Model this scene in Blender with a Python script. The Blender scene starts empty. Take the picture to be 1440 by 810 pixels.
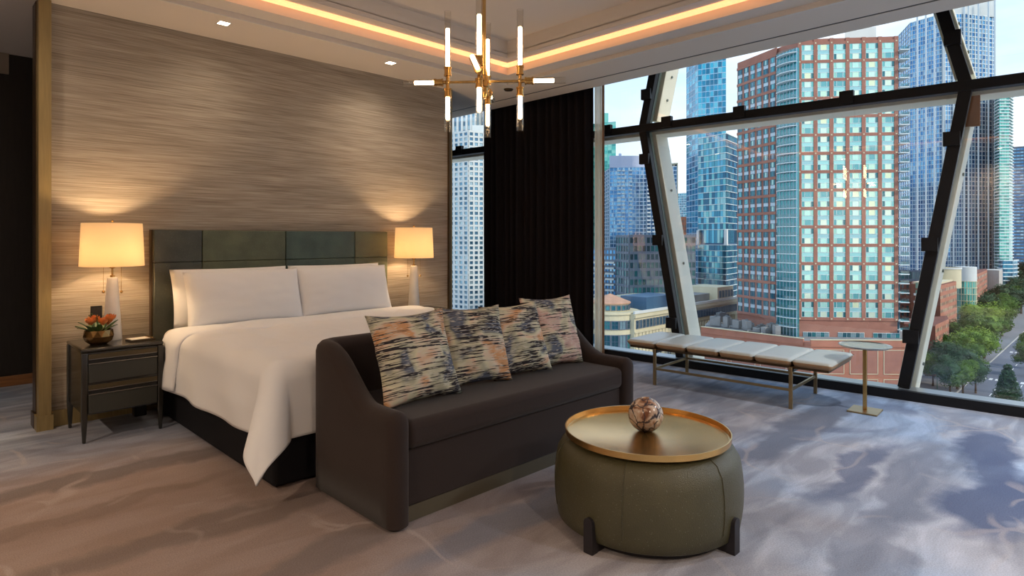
import bpy, bmesh, math, random
from mathutils import Vector, Matrix, noise
random.seed(7)
PI = math.pi
S = bpy.context.scene
COL = S.collection

# ------------------------------------------------------------------ camera, world, light, exposure
EYE = 1.3
YAW = math.radians(45.1)
cd = bpy.data.cameras.new('camera'); cam = bpy.data.objects.new('camera', cd); COL.objects.link(cam)
cd.sensor_width = 36; cd.lens = 862/1440*36; cd.shift_y = -70/1440; cd.clip_start = .05; cd.clip_end = 4000
cam.location = (0, 0, EYE); cam.rotation_euler = (PI/2, 0, YAW - PI/2)
S.camera = cam
S.view_settings.view_transform = 'Standard'; S.view_settings.look = 'None'
S.view_settings.gamma = 1; S.view_settings.use_curve_mapping = False
S.view_settings.exposure = 0.85
S.cycles.max_bounces = 8; S.cycles.diffuse_bounces = 4; S.cycles.glossy_bounces = 4
S.cycles.transmission_bounces = 8; S.cycles.transparent_max_bounces = 12
S.cycles.sample_clamp_indirect = 6; S.cycles.caustics_reflective = False; S.cycles.caustics_refractive = False

W = bpy.data.worlds.new('sky'); S.world = W; W.use_nodes = True
nt = W.node_tree; nt.nodes.clear()
def wn(t, **k):
    n = nt.nodes.new(t)
    for a, v in k.items(): setattr(n, a, v)
    return n
tc = wn('ShaderNodeTexCoord'); sep = wn('ShaderNodeSeparateXYZ'); nt.links.new(tc.outputs['Generated'], sep.inputs[0])
r1 = wn('ShaderNodeValToRGB'); nt.links.new(sep.outputs[2], r1.inputs[0])
r1.color_ramp.elements[0].position = 0.0; r1.color_ramp.elements[0].color = (.70, .80, .88, 1)
r1.color_ramp.elements[1].position = .5; r1.color_ramp.elements[1].color = (.30, .55, .88, 1)
mp = wn('ShaderNodeMapping'); mp.inputs['Scale'].default_value = (1, 1, 3.2); nt.links.new(tc.outputs['Generated'], mp.inputs[0])
nz = wn('ShaderNodeTexNoise'); nz.inputs['Scale'].default_value = 2.3; nz.inputs['Detail'].default_value = 6; nt.links.new(mp.outputs[0], nz.inputs[0])
r2 = wn('ShaderNodeValToRGB'); r2.color_ramp.elements[0].position = .40; r2.color_ramp.elements[1].position = .66; nt.links.new(nz.outputs[0], r2.inputs[0])
mx = wn('ShaderNodeMixRGB'); mx.inputs[2].default_value = (.84, .88, .92, 1); nt.links.new(r2.outputs[0], mx.inputs[0]); nt.links.new(r1.outputs[0], mx.inputs[1])
bg = wn('ShaderNodeBackground'); bg.inputs[1].default_value = .95; nt.links.new(mx.outputs[0], bg.inputs[0])
wo = wn('ShaderNodeOutputWorld'); nt.links.new(bg.outputs[0], wo.inputs[0])

def light(name, kind, loc, energy, color=(1, 1, 1), rot=(0, 0, 0), parent=None, **k):
    d = bpy.data.lights.new(name, kind); d.energy = energy; d.color = color
    for a, v in k.items(): setattr(d, a, v)
    o = bpy.data.objects.new(name, d); COL.objects.link(o); o.location = loc; o.rotation_euler = rot
    if parent: o.parent = parent
    return o
sd = Vector((-.02, .80, -.50)).normalized()          # late sun from behind the building
light('sun', 'SUN', (0, 0, 60), 1.5, (1, .88, .70), sd.to_track_quat('-Z', 'Y').to_euler(), angle=math.radians(6))
WARM = (1, .72, .42)
DOWN_W = 7; FILL_W = 175; COVE_E = .95; TUBE_E = 14; LAMP_W = 11

# ------------------------------------------------------------------ materials
MATS = {}
def mat(name, color=(.5, .5, .5), rough=.6, metal=0.0, bump=0, bscale=40, vary=0, vscale=5, emit=None, estr=0, spec=.5, stretch=(1, 1, 1), sheen=0, color2=None, island=0, coat=0, trans=0, ramp=(.3, .7), dist=0):
    m = bpy.data.materials.new(name); m.use_nodes = True; MATS[name] = m
    n = m.node_tree.nodes; L = m.node_tree.links; b = n['Principled BSDF']
    b.inputs['Base Color'].default_value = (*color, 1); b.inputs['Roughness'].default_value = rough
    b.inputs['Metallic'].default_value = metal; b.inputs['Specular IOR Level'].default_value = spec
    if sheen: b.inputs['Sheen Weight'].default_value = sheen
    if coat: b.inputs['Coat Weight'].default_value = coat; b.inputs['Coat Roughness'].default_value = .15
    if emit: b.inputs['Emission Color'].default_value = (*emit, 1); b.inputs['Emission Strength'].default_value = estr
    t = n.new('ShaderNodeTexCoord'); mpn = n.new('ShaderNodeMapping'); mpn.inputs['Scale'].default_value = stretch
    L.new(t.outputs['Object'], mpn.inputs[0])
    if vary or color2 or island:
        c2 = color2 or tuple(max(0, c*(1-vary)) for c in color)
        rp = n.new('ShaderNodeValToRGB'); rp.color_ramp.elements[0].position = ramp[0]; rp.color_ramp.elements[1].position = ramp[1]
        rp.color_ramp.elements[0].color = (*c2, 1); rp.color_ramp.elements[1].color = (*color, 1)
        if island:
            g = n.new('ShaderNodeNewGeometry'); oi = n.new('ShaderNodeObjectInfo'); ad = n.new('ShaderNodeMath'); ad.operation = 'ADD'
            fr = n.new('ShaderNodeMath'); fr.operation = 'FRACT'
            L.new(g.outputs['Random Per Island'], ad.inputs[0]); L.new(oi.outputs['Random'], ad.inputs[1]); L.new(ad.outputs[0], fr.inputs[0]); L.new(fr.outputs[0], rp.inputs[0])
        else:
            z = n.new('ShaderNodeTexNoise'); z.inputs['Scale'].default_value = vscale; z.inputs['Detail'].default_value = 5; z.inputs['Distortion'].default_value = dist
            L.new(mpn.outputs[0], z.inputs[0]); L.new(z.outputs[0], rp.inputs[0])
        L.new(rp.outputs[0], b.inputs['Base Color'])
    if bump:
        z2 = n.new('ShaderNodeTexNoise'); z2.inputs['Scale'].default_value = bscale; z2.inputs['Detail'].default_value = 3
        L.new(mpn.outputs[0], z2.inputs[0]); bp = n.new('ShaderNodeBump'); bp.inputs['Strength'].default_value = bump; bp.inputs['Distance'].default_value = .01
        L.new(z2.outputs[0], bp.inputs['Height']); L.new(bp.outputs[0], b.inputs['Normal'])
    return m

def ramp_node(n, stops):
    r = n.new('ShaderNodeValToRGB'); e = r.color_ramp.elements
    e[0].position, e[0].color = stops[0][0], (*stops[0][1], 1)
    e[1].position, e[1].color = stops[-1][0], (*stops[-1][1], 1)
    for p, c in stops[1:-1]:
        x = e.new(p); x.color = (*c, 1)
    return r
def mixn(n, L, fac, a, b, mode='MIX'):
    m = n.new('ShaderNodeMixRGB'); m.blend_type = mode
    for i, v in enumerate((fac, a, b)):
        if hasattr(v, 'links') or hasattr(v, 'is_linked'): L.new(v, m.inputs[i])
        elif isinstance(v, (int, float)): m.inputs[i].default_value = v
        else: m.inputs[i].default_value = (*v, 1)
    return m.outputs[0]
def noise_n(n, L, vec, scale, detail=4, stretch=None, dist=0, loc=(0, 0, 0), rotz=0):
    mpn = n.new('ShaderNodeMapping'); mpn.inputs['Scale'].default_value = stretch or (1, 1, 1); mpn.inputs['Location'].default_value = loc
    mpn.inputs['Rotation'].default_value = (0, 0, rotz)
    L.new(vec, mpn.inputs[0]); z = n.new('ShaderNodeTexNoise'); z.inputs['Scale'].default_value = scale
    z.inputs['Detail'].default_value = detail; z.inputs['Distortion'].default_value = dist; L.new(mpn.outputs[0], z.inputs[0])
    return z.outputs[0]

def carpet_mat():
    m = mat('carpet', rough=.95, spec=.1); n = m.node_tree.nodes; L = m.node_tree.links; b = n['Principled BSDF']
    t = n.new('ShaderNodeTexCoord'); v = t.outputs['Object']
    big = noise_n(n, L, v, .75, 4, loc=(3.1, 1.7, 0), dist=.4)
    base = ramp_node(n, [(.34, (.41, .40, .43)), (.48, (.43, .46, .54)), (.62, (.34, .43, .58))]); L.new(big, base.inputs[0])
    st = noise_n(n, L, v, 1.5, 5, stretch=(.42, 2.1, 1), dist=.5, loc=(0, .7, 0), rotz=.10)
    sr = ramp_node(n, [(.30, (0, 0, 0)), (.44, (.75, .75, .75)), (.62, (1, 1, 1))]); L.new(st, sr.inputs[0])
    dark = mixn(n, L, .55, base.outputs[0], (.13, .15, .20), 'MIX')
    c1 = mixn(n, L, sr.outputs[0], dark, base.outputs[0])
    st2 = noise_n(n, L, v, 3.2, 6, stretch=(.5, 1.6, 1), dist=1.1, loc=(9, 4, 0), rotz=-.25)
    s2 = ramp_node(n, [(.40, (.68, .68, .70)), (.62, (1.18, 1.16, 1.15))]); L.new(st2, s2.inputs[0])
    c2 = mixn(n, L, .8, c1, s2.outputs[0], 'MULTIPLY')
    nv = noise_n(n, L, v, .62, 5, loc=(6.3, 9.2, 0), dist=.9)
    nr = ramp_node(n, [(.68, (0, 0, 0)), (.72, (.5, .5, .5))]); L.new(nv, nr.inputs[0])
    c3 = mixn(n, L, nr.outputs[0], c2, (.115, .135, .21))
    # warm lamplight near the bed painted in brown, then woven navy and slate strokes
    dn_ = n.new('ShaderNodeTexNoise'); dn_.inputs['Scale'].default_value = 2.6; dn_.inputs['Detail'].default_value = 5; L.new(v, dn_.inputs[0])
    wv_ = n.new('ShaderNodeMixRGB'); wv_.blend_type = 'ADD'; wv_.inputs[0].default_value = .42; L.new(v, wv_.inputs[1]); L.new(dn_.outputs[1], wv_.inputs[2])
    def motif_or_lamplight(col, cx, cy, rx, ry, ang, colr, k=1, e0=.0, e1=.38):
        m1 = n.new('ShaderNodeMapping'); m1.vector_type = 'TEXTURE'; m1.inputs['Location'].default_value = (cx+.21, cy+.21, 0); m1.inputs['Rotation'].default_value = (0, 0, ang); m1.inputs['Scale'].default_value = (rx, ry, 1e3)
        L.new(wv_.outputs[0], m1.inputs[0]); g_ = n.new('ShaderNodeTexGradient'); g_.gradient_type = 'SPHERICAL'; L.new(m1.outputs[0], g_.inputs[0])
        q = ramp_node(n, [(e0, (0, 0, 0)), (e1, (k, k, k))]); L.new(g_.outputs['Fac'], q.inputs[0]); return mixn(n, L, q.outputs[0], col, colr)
    c3 = motif_or_lamplight(c3, .6, 3.0, 3.2, 2.2, .0, (.25, .165, .12), .80, .0, .6)  # brown ellipse standing in for warm lamplight on the carpet
    NV, SL = (.10, .125, .21), (.17, .19, .25)
    for a_ in ((4.4, 1.58, 1.5, .17, .0, SL, .85), (3.8, 1.10, .7, .11, .05, NV, .7), (4.78, .62, .55, .20, .1, NV, .9), (3.85, .44, .6, .24, -.1, NV, .95), (4.3, .52, .5, .14, .2, NV, .85), (3.8, .82, .9, .16, .05, SL, .7),
               (4.8, 2.5, .5, .2, .3, SL, .6), (1.0, 2.92, 1.1, .13, -.05, (.14, .11, .10), .6), (1.15, 2.32, 1.0, .11, .05, (.15, .13, .13), .6), (.8, 3.95, 1.2, .13, .03, (.12, .10, .10), .6), (2.1, 2.0, .9, .15, .0, SL, .65), (2.7, .75, .8, .14, .1, SL, .6), (.55, 3.45, .9, .09, .1, (.17, .12, .10), .5)):
        c3 = motif_or_lamplight(c3, *a_)
    # pale branching lines
    wv = noise_n(n, L, v, 1.6, 3, loc=(2, 2, 0)); 
    vm = n.new('ShaderNodeMixRGB'); vm.blend_type = 'ADD'; vm.inputs[0].default_value = .5; L.new(v, vm.inputs[1])
    zz = n.new('ShaderNodeTexNoise'); zz.inputs['Scale'].default_value = 1.7; L.new(v, zz.inputs[0]); L.new(zz.outputs[1], vm.inputs[2])
    vo = n.new('ShaderNodeTexVoronoi'); vo.feature = 'DISTANCE_TO_EDGE'; vo.inputs['Scale'].default_value = 1.9; L.new(vm.outputs[0], vo.inputs[0])
    vr = ramp_node(n, [(.012, (1, 1, 1)), (.035, (0, 0, 0))]); L.new(vo.outputs[0], vr.inputs[0])
    mk = ramp_node(n, [(.50, (0, 0, 0)), (.60, (.30, .30, .30))]); L.new(wv, mk.inputs[0])
    f = mixn(n, L, 1.0, vr.outputs[0], mk.outputs[0], 'MULTIPLY')
    c4 = mixn(n, L, f, c3, (.52, .45, .42))
    fine = noise_n(n, L, v, 160, 2); fr = ramp_node(n, [(.3, (.80, .80, .80)), (.7, (1.12, 1.12, 1.12))]); L.new(fine, fr.inputs[0])
    c5 = mixn(n, L, .8, c4, fr.outputs[0], 'MULTIPLY'); L.new(c5, b.inputs['Base Color'])
    bp = n.new('ShaderNodeBump'); bp.inputs['Strength'].default_value = .35; bp.inputs['Distance'].default_value = .006; L.new(fine, bp.inputs['Height']); L.new(bp.outputs[0], b.inputs['Normal'])
    return m

def grass_mat():
    m = mat('grasscloth', rough=.72, spec=.25); n = m.node_tree.nodes; L = m.node_tree.links; b = n['Principled BSDF']
    t = n.new('ShaderNodeTexCoord'); v = t.outputs['Object']
    a = noise_n(n, L, v, 1, 6, stretch=(3.2, 1, 150), dist=.15)
    r = ramp_node(n, [(.32, (.26, .215, .17)), (.50, (.36, .31, .25)), (.68, (.44, .39, .325))]); L.new(a, r.inputs[0])
    a2 = noise_n(n, L, v, 1, 3, stretch=(.9, 1, 14)); r2_ = ramp_node(n, [(.35, (.86, .86, .86)), (.65, (1.1, 1.1, 1.1))]); L.new(a2, r2_.inputs[0])
    c = mixn(n, L, 1.0, r.outputs[0], r2_.outputs[0], 'MULTIPLY')
    L.new(c, b.inputs['Base Color'])
    bp = n.new('ShaderNodeBump'); bp.inputs['Strength'].default_value = .5; bp.inputs['Distance'].default_value = .004; L.new(a, bp.inputs['Height']); L.new(bp.outputs[0], b.inputs['Normal'])
    return m

def cushion_mat(name, seed, tone=0):
    m = mat(name, rough=.8, spec=.2); n = m.node_tree.nodes; L = m.node_tree.links; b = n['Principled BSDF']
    t = n.new('ShaderNodeTexCoord'); v = t.outputs['Object']
    big = noise_n(n, L, v, 5.0, 2, stretch=(1, 1, 1.3), loc=(seed*3.1, seed, seed*1.7), dist=.6)
    r = ramp_node(n, [(.36, (.13, .15, .20)), (.43, (.46, .45, .33)), (.50, (.66, .62, .44)), (.56, (.70, .55, .42)), (.63, (.66, .35, .17) if not tone else (.60, .40, .34))]); L.new(big, r.inputs[0])
    st = noise_n(n, L, v, 1, 2, stretch=(6.5, 6.5, 165), loc=(seed*1.3, 2, seed))
    ms = noise_n(n, L, v, 5.2, 3, stretch=(.8, .8, 1.5), loc=(seed*2.2+5, seed, 1), dist=.5)
    ad = n.new('ShaderNodeMath'); ad.operation = 'MULTIPLY_ADD'; L.new(ms, ad.inputs[0]); ad.inputs[1].default_value = .8; s14 = n.new('ShaderNodeMath'); s14.operation = 'MULTIPLY'; s14.inputs[1].default_value = 1.15; L.new(st, s14.inputs[0]); L.new(s14.outputs[0], ad.inputs[2])
    k = ramp_node(n, [(1.06, (0, 0, 0)), (1.0, (0, 0, 0))])
    mr = n.new('ShaderNodeMapRange'); mr.inputs[1].default_value = .995; mr.inputs[2].default_value = 1.05; L.new(ad.outputs[0], mr.inputs[0]); n.remove(k)
    c = mixn(n, L, mr.outputs[0], r.outputs[0], (.035, .03, .035))
    fl = noise_n(n, L, v, 1, 1, stretch=(25, 25, 210), loc=(seed, 4, 7)); fr = ramp_node(n, [(.57, (0, 0, 0)), (.64, (.7, .7, .7))]); L.new(fl, fr.inputs[0])
    c = mixn(n, L, fr.outputs[0], c, (.66, .62, .52)); L.new(c, b.inputs['Base Color'])
    bp = n.new('ShaderNodeBump'); bp.inputs['Strength'].default_value = .3; bp.inputs['Distance'].default_value = .003; L.new(st, bp.inputs['Height']); L.new(bp.outputs[0], b.inputs['Normal'])
    return m

def marble_ball_mat():
    m = mat('veined_marble', rough=.18); n = m.node_tree.nodes; L = m.node_tree.links; b = n['Principled BSDF']
    t = n.new('ShaderNodeTexCoord'); v = t.outputs['Object']
    zz = n.new('ShaderNodeTexNoise'); zz.inputs['Scale'].default_value = 9; zz.inputs['Detail'].default_value = 4; L.new(v, zz.inputs[0])
    vm = n.new('ShaderNodeMixRGB'); vm.blend_type = 'ADD'; vm.inputs[0].default_value = .12; L.new(v, vm.inputs[1]); L.new(zz.outputs[1], vm.inputs[2])
    vo = n.new('ShaderNodeTexVoronoi'); vo.feature = 'DISTANCE_TO_EDGE'; vo.inputs['Scale'].default_value = 15; L.new(vm.outputs[0], vo.inputs[0])
    vr = ramp_node(n, [(.015, (1, 1, 1)), (.07, (0, 0, 0))]); L.new(vo.outputs[0], vr.inputs[0])
    z = noise_n(n, L, v, 14, 4, dist=1.2); r = ramp_node(n, [(.36, (.20, .08, .04)), (.46, (.55, .37, .26)), (.6, (.68, .58, .48))]); L.new(z, r.inputs[0])
    c = mixn(n, L, vr.outputs[0], r.outputs[0], (.05, .04, .05)); L.new(c, b.inputs['Base Color'])
    return m

def shagreen_mat(name, c1, c2):
    m = mat(name, c1, .38, color2=c2, vscale=6, spec=.5, bump=.35, bscale=260)
    n = m.node_tree.nodes; L = m.node_tree.links; b = n['Principled BSDF']
    t = n.new('ShaderNodeTexCoord'); vo = n.new('ShaderNodeTexVoronoi'); vo.inputs['Scale'].default_value = 70; L.new(t.outputs['Object'], vo.inputs[0])
    r = ramp_node(n, [(.05, (1, 1, 1)), (.16, (0, 0, 0))]); L.new(vo.outputs[0], r.inputs[0])
    src = b.inputs['Base Color'].links[0].from_socket
    f = mixn(n, L, 1.0, r.outputs[0], (.5, .5, .5), 'MULTIPLY')
    L.new(mixn(n, L, f, src, (.30, .32, .26)), b.inputs['Base Color'])
    return m

def thin_glass(name, tint=(1, 1, 1), ior=1.5, boost=1.0):
    m = bpy.data.materials.new(name); m.use_nodes = True; n = m.node_tree.nodes; L = m.node_tree.links; n.clear(); MATS[name] = m
    tr = n.new('ShaderNodeBsdfTransparent'); tr.inputs[0].default_value = (*tint, 1)
    gl = n.new('ShaderNodeBsdfGlossy'); gl.inputs['Roughness'].default_value = 0.0
    fr = n.new('ShaderNodeLayerWeight'); fr.inputs[0].default_value = .5; pw = n.new('ShaderNodeMath'); pw.operation = 'POWER'; pw.inputs[1].default_value = 5; L.new(fr.outputs[1], pw.inputs[0])
    mu = n.new('ShaderNodeMath'); mu.operation = 'MULTIPLY_ADD'; mu.use_clamp = True; f0 = ((ior-1)/(ior+1))**2*boost; mu.inputs[1].default_value = 1-f0; mu.inputs[2].default_value = f0; L.new(pw.outputs[0], mu.inputs[0])
    mxs = n.new('ShaderNodeMixShader'); L.new(mu.outputs[0], mxs.inputs[0]); L.new(tr.outputs[0], mxs.inputs[1]); L.new(gl.outputs[0], mxs.inputs[2])
    o = n.new('ShaderNodeOutputMaterial'); L.new(mxs.outputs[0], o.inputs[0])
    return m
def cloth_translucent(name, col, tfac, transp=0):
    m = bpy.data.materials.new(name); m.use_nodes = True; n = m.node_tree.nodes; L = m.node_tree.links; n.clear(); MATS[name] = m
    d = n.new('ShaderNodeBsdfDiffuse'); d.inputs[0].default_value = (*col, 1); t = n.new('ShaderNodeBsdfTranslucent'); t.inputs[0].default_value = (*col, 1)
    a = n.new('ShaderNodeMixShader'); a.inputs[0].default_value = tfac; L.new(d.outputs[0], a.inputs[1]); L.new(t.outputs[0], a.inputs[2]); out = a.outputs[0]
    if transp:
        tr = n.new('ShaderNodeBsdfTransparent'); b_ = n.new('ShaderNodeMixShader'); b_.inputs[0].default_value = transp; L.new(out, b_.inputs[1]); L.new(tr.outputs[0], b_.inputs[2]); out = b_.outputs[0]
    o = n.new('ShaderNodeOutputMaterial'); L.new(out, o.inputs[0]); return m

def pane_mat(name, cols, rough=.12, metal=.55):
    """building glass: one colour per pane, picked at random from a few"""
    m = mat(name, cols[0], rough, metal, spec=.6); n = m.node_tree.nodes; L = m.node_tree.links; b = n['Principled BSDF']
    g = n.new('ShaderNodeNewGeometry'); oi = n.new('ShaderNodeObjectInfo'); ad = n.new('ShaderNodeMath'); ad.operation = 'ADD'; fr = n.new('ShaderNodeMath'); fr.operation = 'FRACT'
    L.new(g.outputs['Random Per Island'], ad.inputs[0]); L.new(oi.outputs['Random'], ad.inputs[1]); L.new(ad.outputs[0], fr.inputs[0])
    r = ramp_node(n, [(i/len(cols), c) for i, c in enumerate(cols)]); r.color_ramp.interpolation = 'CONSTANT'
    L.new(fr.outputs[0], r.inputs[0]); L.new(r.outputs[0], b.inputs['Base Color']); return m

carpet_mat(); grass_mat(); marble_ball_mat()
for i in range(4): cushion_mat('cushion_%d' % i, 3.7*i+1.3, i == 3)
shagreen_mat('shagreen_dark', (.070, .078, .062), (.036, .042, .036)); shagreen_mat('shagreen_green', (.125, .14, .080), (.070, .085, .050)); shagreen_mat('shagreen_teal', (.070, .115, .095), (.040, .065, .055))
shagreen_mat('leather_olive', (.078, .070, .033), (.060, .054, .025)); 
mat('ceiling_paint', (.76, .69, .61), .8); mat('plain_wall', (.30, .25, .20), .8, vary=.2)
mat('dark_panel', (.018, .014, .011), .45, vary=.4, stretch=(8, 8, 1)); mat('wood_base', (.32, .14, .05), .4, vary=.4, stretch=(1, 12, 12))
mat('gold_trim', (.36, .27, .12), .42, .35, vary=.25, stretch=(20, 20, 1)); mat('bronze', (.10, .065, .035), .35, .7)
mat('mullion_black', (.010, .010, .011), .45, spec=.25, vary=.2); mat('sill_metal', (.33, .36, .38), .3, .6); mat('gasket', (.10, .13, .11), .4)
mat('beam_cream', (.80, .79, .67), .55, vary=.10, vscale=2); mat('rust', (.36, .15, .06), .8, vary=.4)
mat('curtain_black', (.014, .011, .012), .85, spec=.15, bump=.2, bscale=300)
cloth_translucent('sheer', (.88, .78, .62), .75, .30); mat('sheer_edge', (.26, .14, .07), .8)
thin_glass('window_glass', (.97, .985, .98), 1.5, 2.6); thin_glass('sleeve_glass', (.97, .96, .94), 1.5, 1.6)
mat('brass', (.62, .38, .13), .25, .95, vary=.15, vscale=9); mat('brass_aged', (.42, .30, .15), .36, .9, vary=.25, vscale=7); mat('tray_brass', (.86, .52, .18), .27, .95, vary=.22, vscale=5)
mat('tube_light', (1, .9, .75), .5, emit=(1, .66, .34), estr=TUBE_E); mat('cove_led', (1, .7, .4), .5, emit=(1, .42, .17), estr=COVE_E)
mat('down_led', (1, .9, .8), .5, emit=(1, .80, .56), estr=14); mat('white_trim', (.75, .72, .66), .5)
mat('bed_linen', (.82, .83, .85), .8, spec=.2, bump=.06, bscale=500); mat('bed_base', (.010, .010, .013), .75, spec=.2, bump=.2, bscale=300)
mat('mattress_cloth', (.70, .66, .62), .85)
mat('sofa_cloth', (.034, .022, .019), .85, spec=.25, sheen=.12, bump=.25, bscale=500, vary=.15, vscale=200); mat('plinth_bronze', (.13, .115, .08), .45, .3)
mat('black_lacquer', (.022, .021, .017), .22, spec=.6, coat=.3); mat('drawer_front', (.040, .042, .036), .35, spec=.5, bump=.2, bscale=250); mat('olive_rail', (.085, .065, .032), .35, .3); mat('steel_lip', (.33, .32, .30), .25, .9)
mat('alabaster', (.90, .86, .80), .35, vary=.12, vscale=8); cloth_translucent('lamp_shade', (.86, .75, .58), .55)
mat('bulb', (1, .9, .7), .5, emit=(1, .62, .28), estr=30)
mat('bowl_gold', (.30, .17, .06), .22, .9, vary=.4, vscale=14); mat('petal', (.85, .30, .07), .6, color2=(.62, .18, .05), vscale=30); mat('leaf', (.05, .12, .025), .5, vary=.4, vscale=20)
mat('paper', (.82, .77, .68), .7); mat('black_plastic', (.01, .01, .01), .4); mat('pad_leather', (.58, .60, .55), .33, spec=.5, bump=.12, bscale=60); mat('pad_edge_warmlit', (.42, .25, .12), .42, vary=.15)
mat('disc_metal', (.50, .46, .38), .25, .9)
mat('foot_black', (.016, .013, .016), .5)

# ------------------------------------------------------------------ mesh helpers
class MB:
    def __init__(s): s.v = []; s.f = []; s.m = []
    def add(s, vs, fs, mi=0):
        o = len(s.v); s.v += [tuple(p) for p in vs]; s.f += [tuple(i+o for i in f) for f in fs]; s.m += [mi]*len(fs); return s
    def box(s, x0, x1, y0, y1, z0, z1, mi=0):
        return s.add([(x, y, z) for z in (z0, z1) for y in (y0, y1) for x in (x0, x1)], [(0, 2, 3, 1), (4, 5, 7, 6), (0, 1, 5, 4), (2, 6, 7, 3), (0, 4, 6, 2), (1, 3, 7, 5)], mi)
    def beam(s, a, b, w, d, side, mi=0):
        """box from a to b; w across along 'side', d along the third axis"""
        a, b, side = Vector(a), Vector(b), Vector(side); ax = (b-a).normalized(); si = (side - ax*side.dot(ax)).normalized(); th = ax.cross(si)
        vs = [p + si*(w/2)*i + th*(d/2)*j for p in (a, b) for j in (-1, 1) for i in (-1, 1)]
        return s.add(vs, [(0, 1, 3, 2), (4, 6, 7, 5), (0, 4, 5, 1), (2, 3, 7, 6), (0, 2, 6, 4), (1, 5, 7, 3)], mi)
    def tube(s, a, b, r0, r1=None, n=16, cap=True, mi=0):
        a, b = Vector(a), Vector(b); r1 = r0 if r1 is None else r1; ax = (b-a).normalized()
        u = ax.orthogonal().normalized(); w = ax.cross(u)
        vs = [p + (u*math.cos(2*PI*k/n) + w*math.sin(2*PI*k/n))*r for p, r in ((a, r0), (b, r1)) for k in range(n)]
        fs = [(k, (k+1) % n, n+(k+1) % n, n+k) for k in range(n)]
        if cap: fs += [tuple(range(n-1, -1, -1)), tuple(range(n, 2*n))]
        return s.add(vs, fs, mi)
    def path(s, pts, r, n=8, mi=0):
        for a, b in zip(pts, pts[1:]): s.tube(a, b, r, r, n, True, mi)
        return s
    def lathe(s, prof, c=(0, 0, 0), n=48, mi=0, close=False):
        vs = [(c[0]+r*math.cos(2*PI*k/n), c[1]+r*math.sin(2*PI*k/n), c[2]+z) for r, z in prof for k in range(n)]
        fs = [(i*n+k, i*n+(k+1) % n, (i+1)*n+(k+1) % n, (i+1)*n+k) for i in range(len(prof)-1) for k in range(n)]
        if prof[0][0] > 1e-4 and not close: fs.append(tuple(range(n-1, -1, -1)))
        if prof[-1][0] > 1e-4 and not close: fs.append(tuple(range((len(prof)-1)*n, len(prof)*n)))
        return s.add(vs, fs, mi)
    def grid(s, fn, nu, nv, mi=0, closed_u=False):
        vs = [fn(i/nu, j/nv) for j in range(nv+1) for i in range(nu+1)]
        fs = [(j*(nu+1)+i, j*(nu+1)+i+1, (j+1)*(nu+1)+i+1, (j+1)*(nu+1)+i) for j in range(nv) for i in range(nu)]
        return s.add(vs, fs, mi)
    def poly(s, pts, z0, z1, mi=0, top=True):
        n = len(pts); vs = [(x, y, z0) for x, y in pts] + [(x, y, z1) for x, y in pts]
        fs = [(i, (i+1) % n, n+(i+1) % n, n+i) for i in range(n)] + [tuple(range(n-1, -1, -1)), tuple(range(n, 2*n))]
        return s.add(vs, fs, mi)
    def mesh(s, name, mats, smooth=False, fix=True):
        me = bpy.data.meshes.new(name); me.from_pydata(s.v, [], s.f)
        for mt in (mats if isinstance(mats, (list, tuple)) else [mats]): me.materials.append(MATS[mt] if isinstance(mt, str) else mt)
        me.polygons.foreach_set('material_index', s.m)
        if fix:
            b = bmesh.new(); b.from_mesh(me); bmesh.ops.remove_doubles(b, verts=b.verts, dist=1e-5); bmesh.ops.recalc_face_normals(b, faces=b.faces); b.to_mesh(me); b.free()
        if smooth:
            me.polygons.foreach_set('use_smooth', [True]*len(me.polygons))
            if smooth != 'all': me.set_sharp_from_angle(angle=math.radians(35))
        me.update(); return me
    def obj(s, name, mats, parent=None, loc=(0, 0, 0), smooth=False, bevel=0, seg=2, sub=0, fix=True, stuff=False, label=None, solid=0):
        o = bpy.data.objects.new(name, s.mesh(name, mats, smooth or bool(bevel) or bool(sub), fix)); COL.objects.link(o); o.location = loc
        if parent: o.parent = parent
        if solid: q = o.modifiers.new('t', 'SOLIDIFY'); q.thickness = solid; q.offset = 0
        if bevel: q = o.modifiers.new('b', 'BEVEL'); q.width = bevel; q.segments = seg; q.limit_method = 'ANGLE'; q.angle_limit = math.radians(40)
        if sub: q = o.modifiers.new('s', 'SUBSURF'); q.levels = sub; q.render_levels = sub
        if stuff: o['kind'] = 'stuff'
        if label: o['label'] = label
        return o
def thing(name, label, cat, loc=(0, 0, 0), rotz=0, group=None):
    o = bpy.data.objects.new(name, None); COL.objects.link(o); o.location = loc; o.rotation_euler = (0, 0, rotz)
    o['label'] = label; o['category'] = cat
    if group: o['group'] = group
    return o
def tag(o, label, cat, group=None):
    o['label'] = label; o['category'] = cat
    if group: o['group'] = group
    return o
def struct(o):
    o['kind'] = 'structure'; return o
def sroot(name, loc=(0, 0, 0), rotz=0):
    o = bpy.data.objects.new(name, None); COL.objects.link(o); o.location = loc; o.rotation_euler = (0, 0, rotz); o['kind'] = 'structure'; return o
def share(me, name, parent, loc=(0, 0, 0), rot=(0, 0, 0), scale=None):
    o = bpy.data.objects.new(name, me); COL.objects.link(o); o.parent = parent; o.location = loc; o.rotation_euler = rot
    if scale: o.scale = scale
    return o
def copy_tree(o, parent=None):
    c = o.copy(); COL.objects.link(c); c.parent = parent
    for ch in list(o.children): copy_tree(ch, c)
    return c

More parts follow.
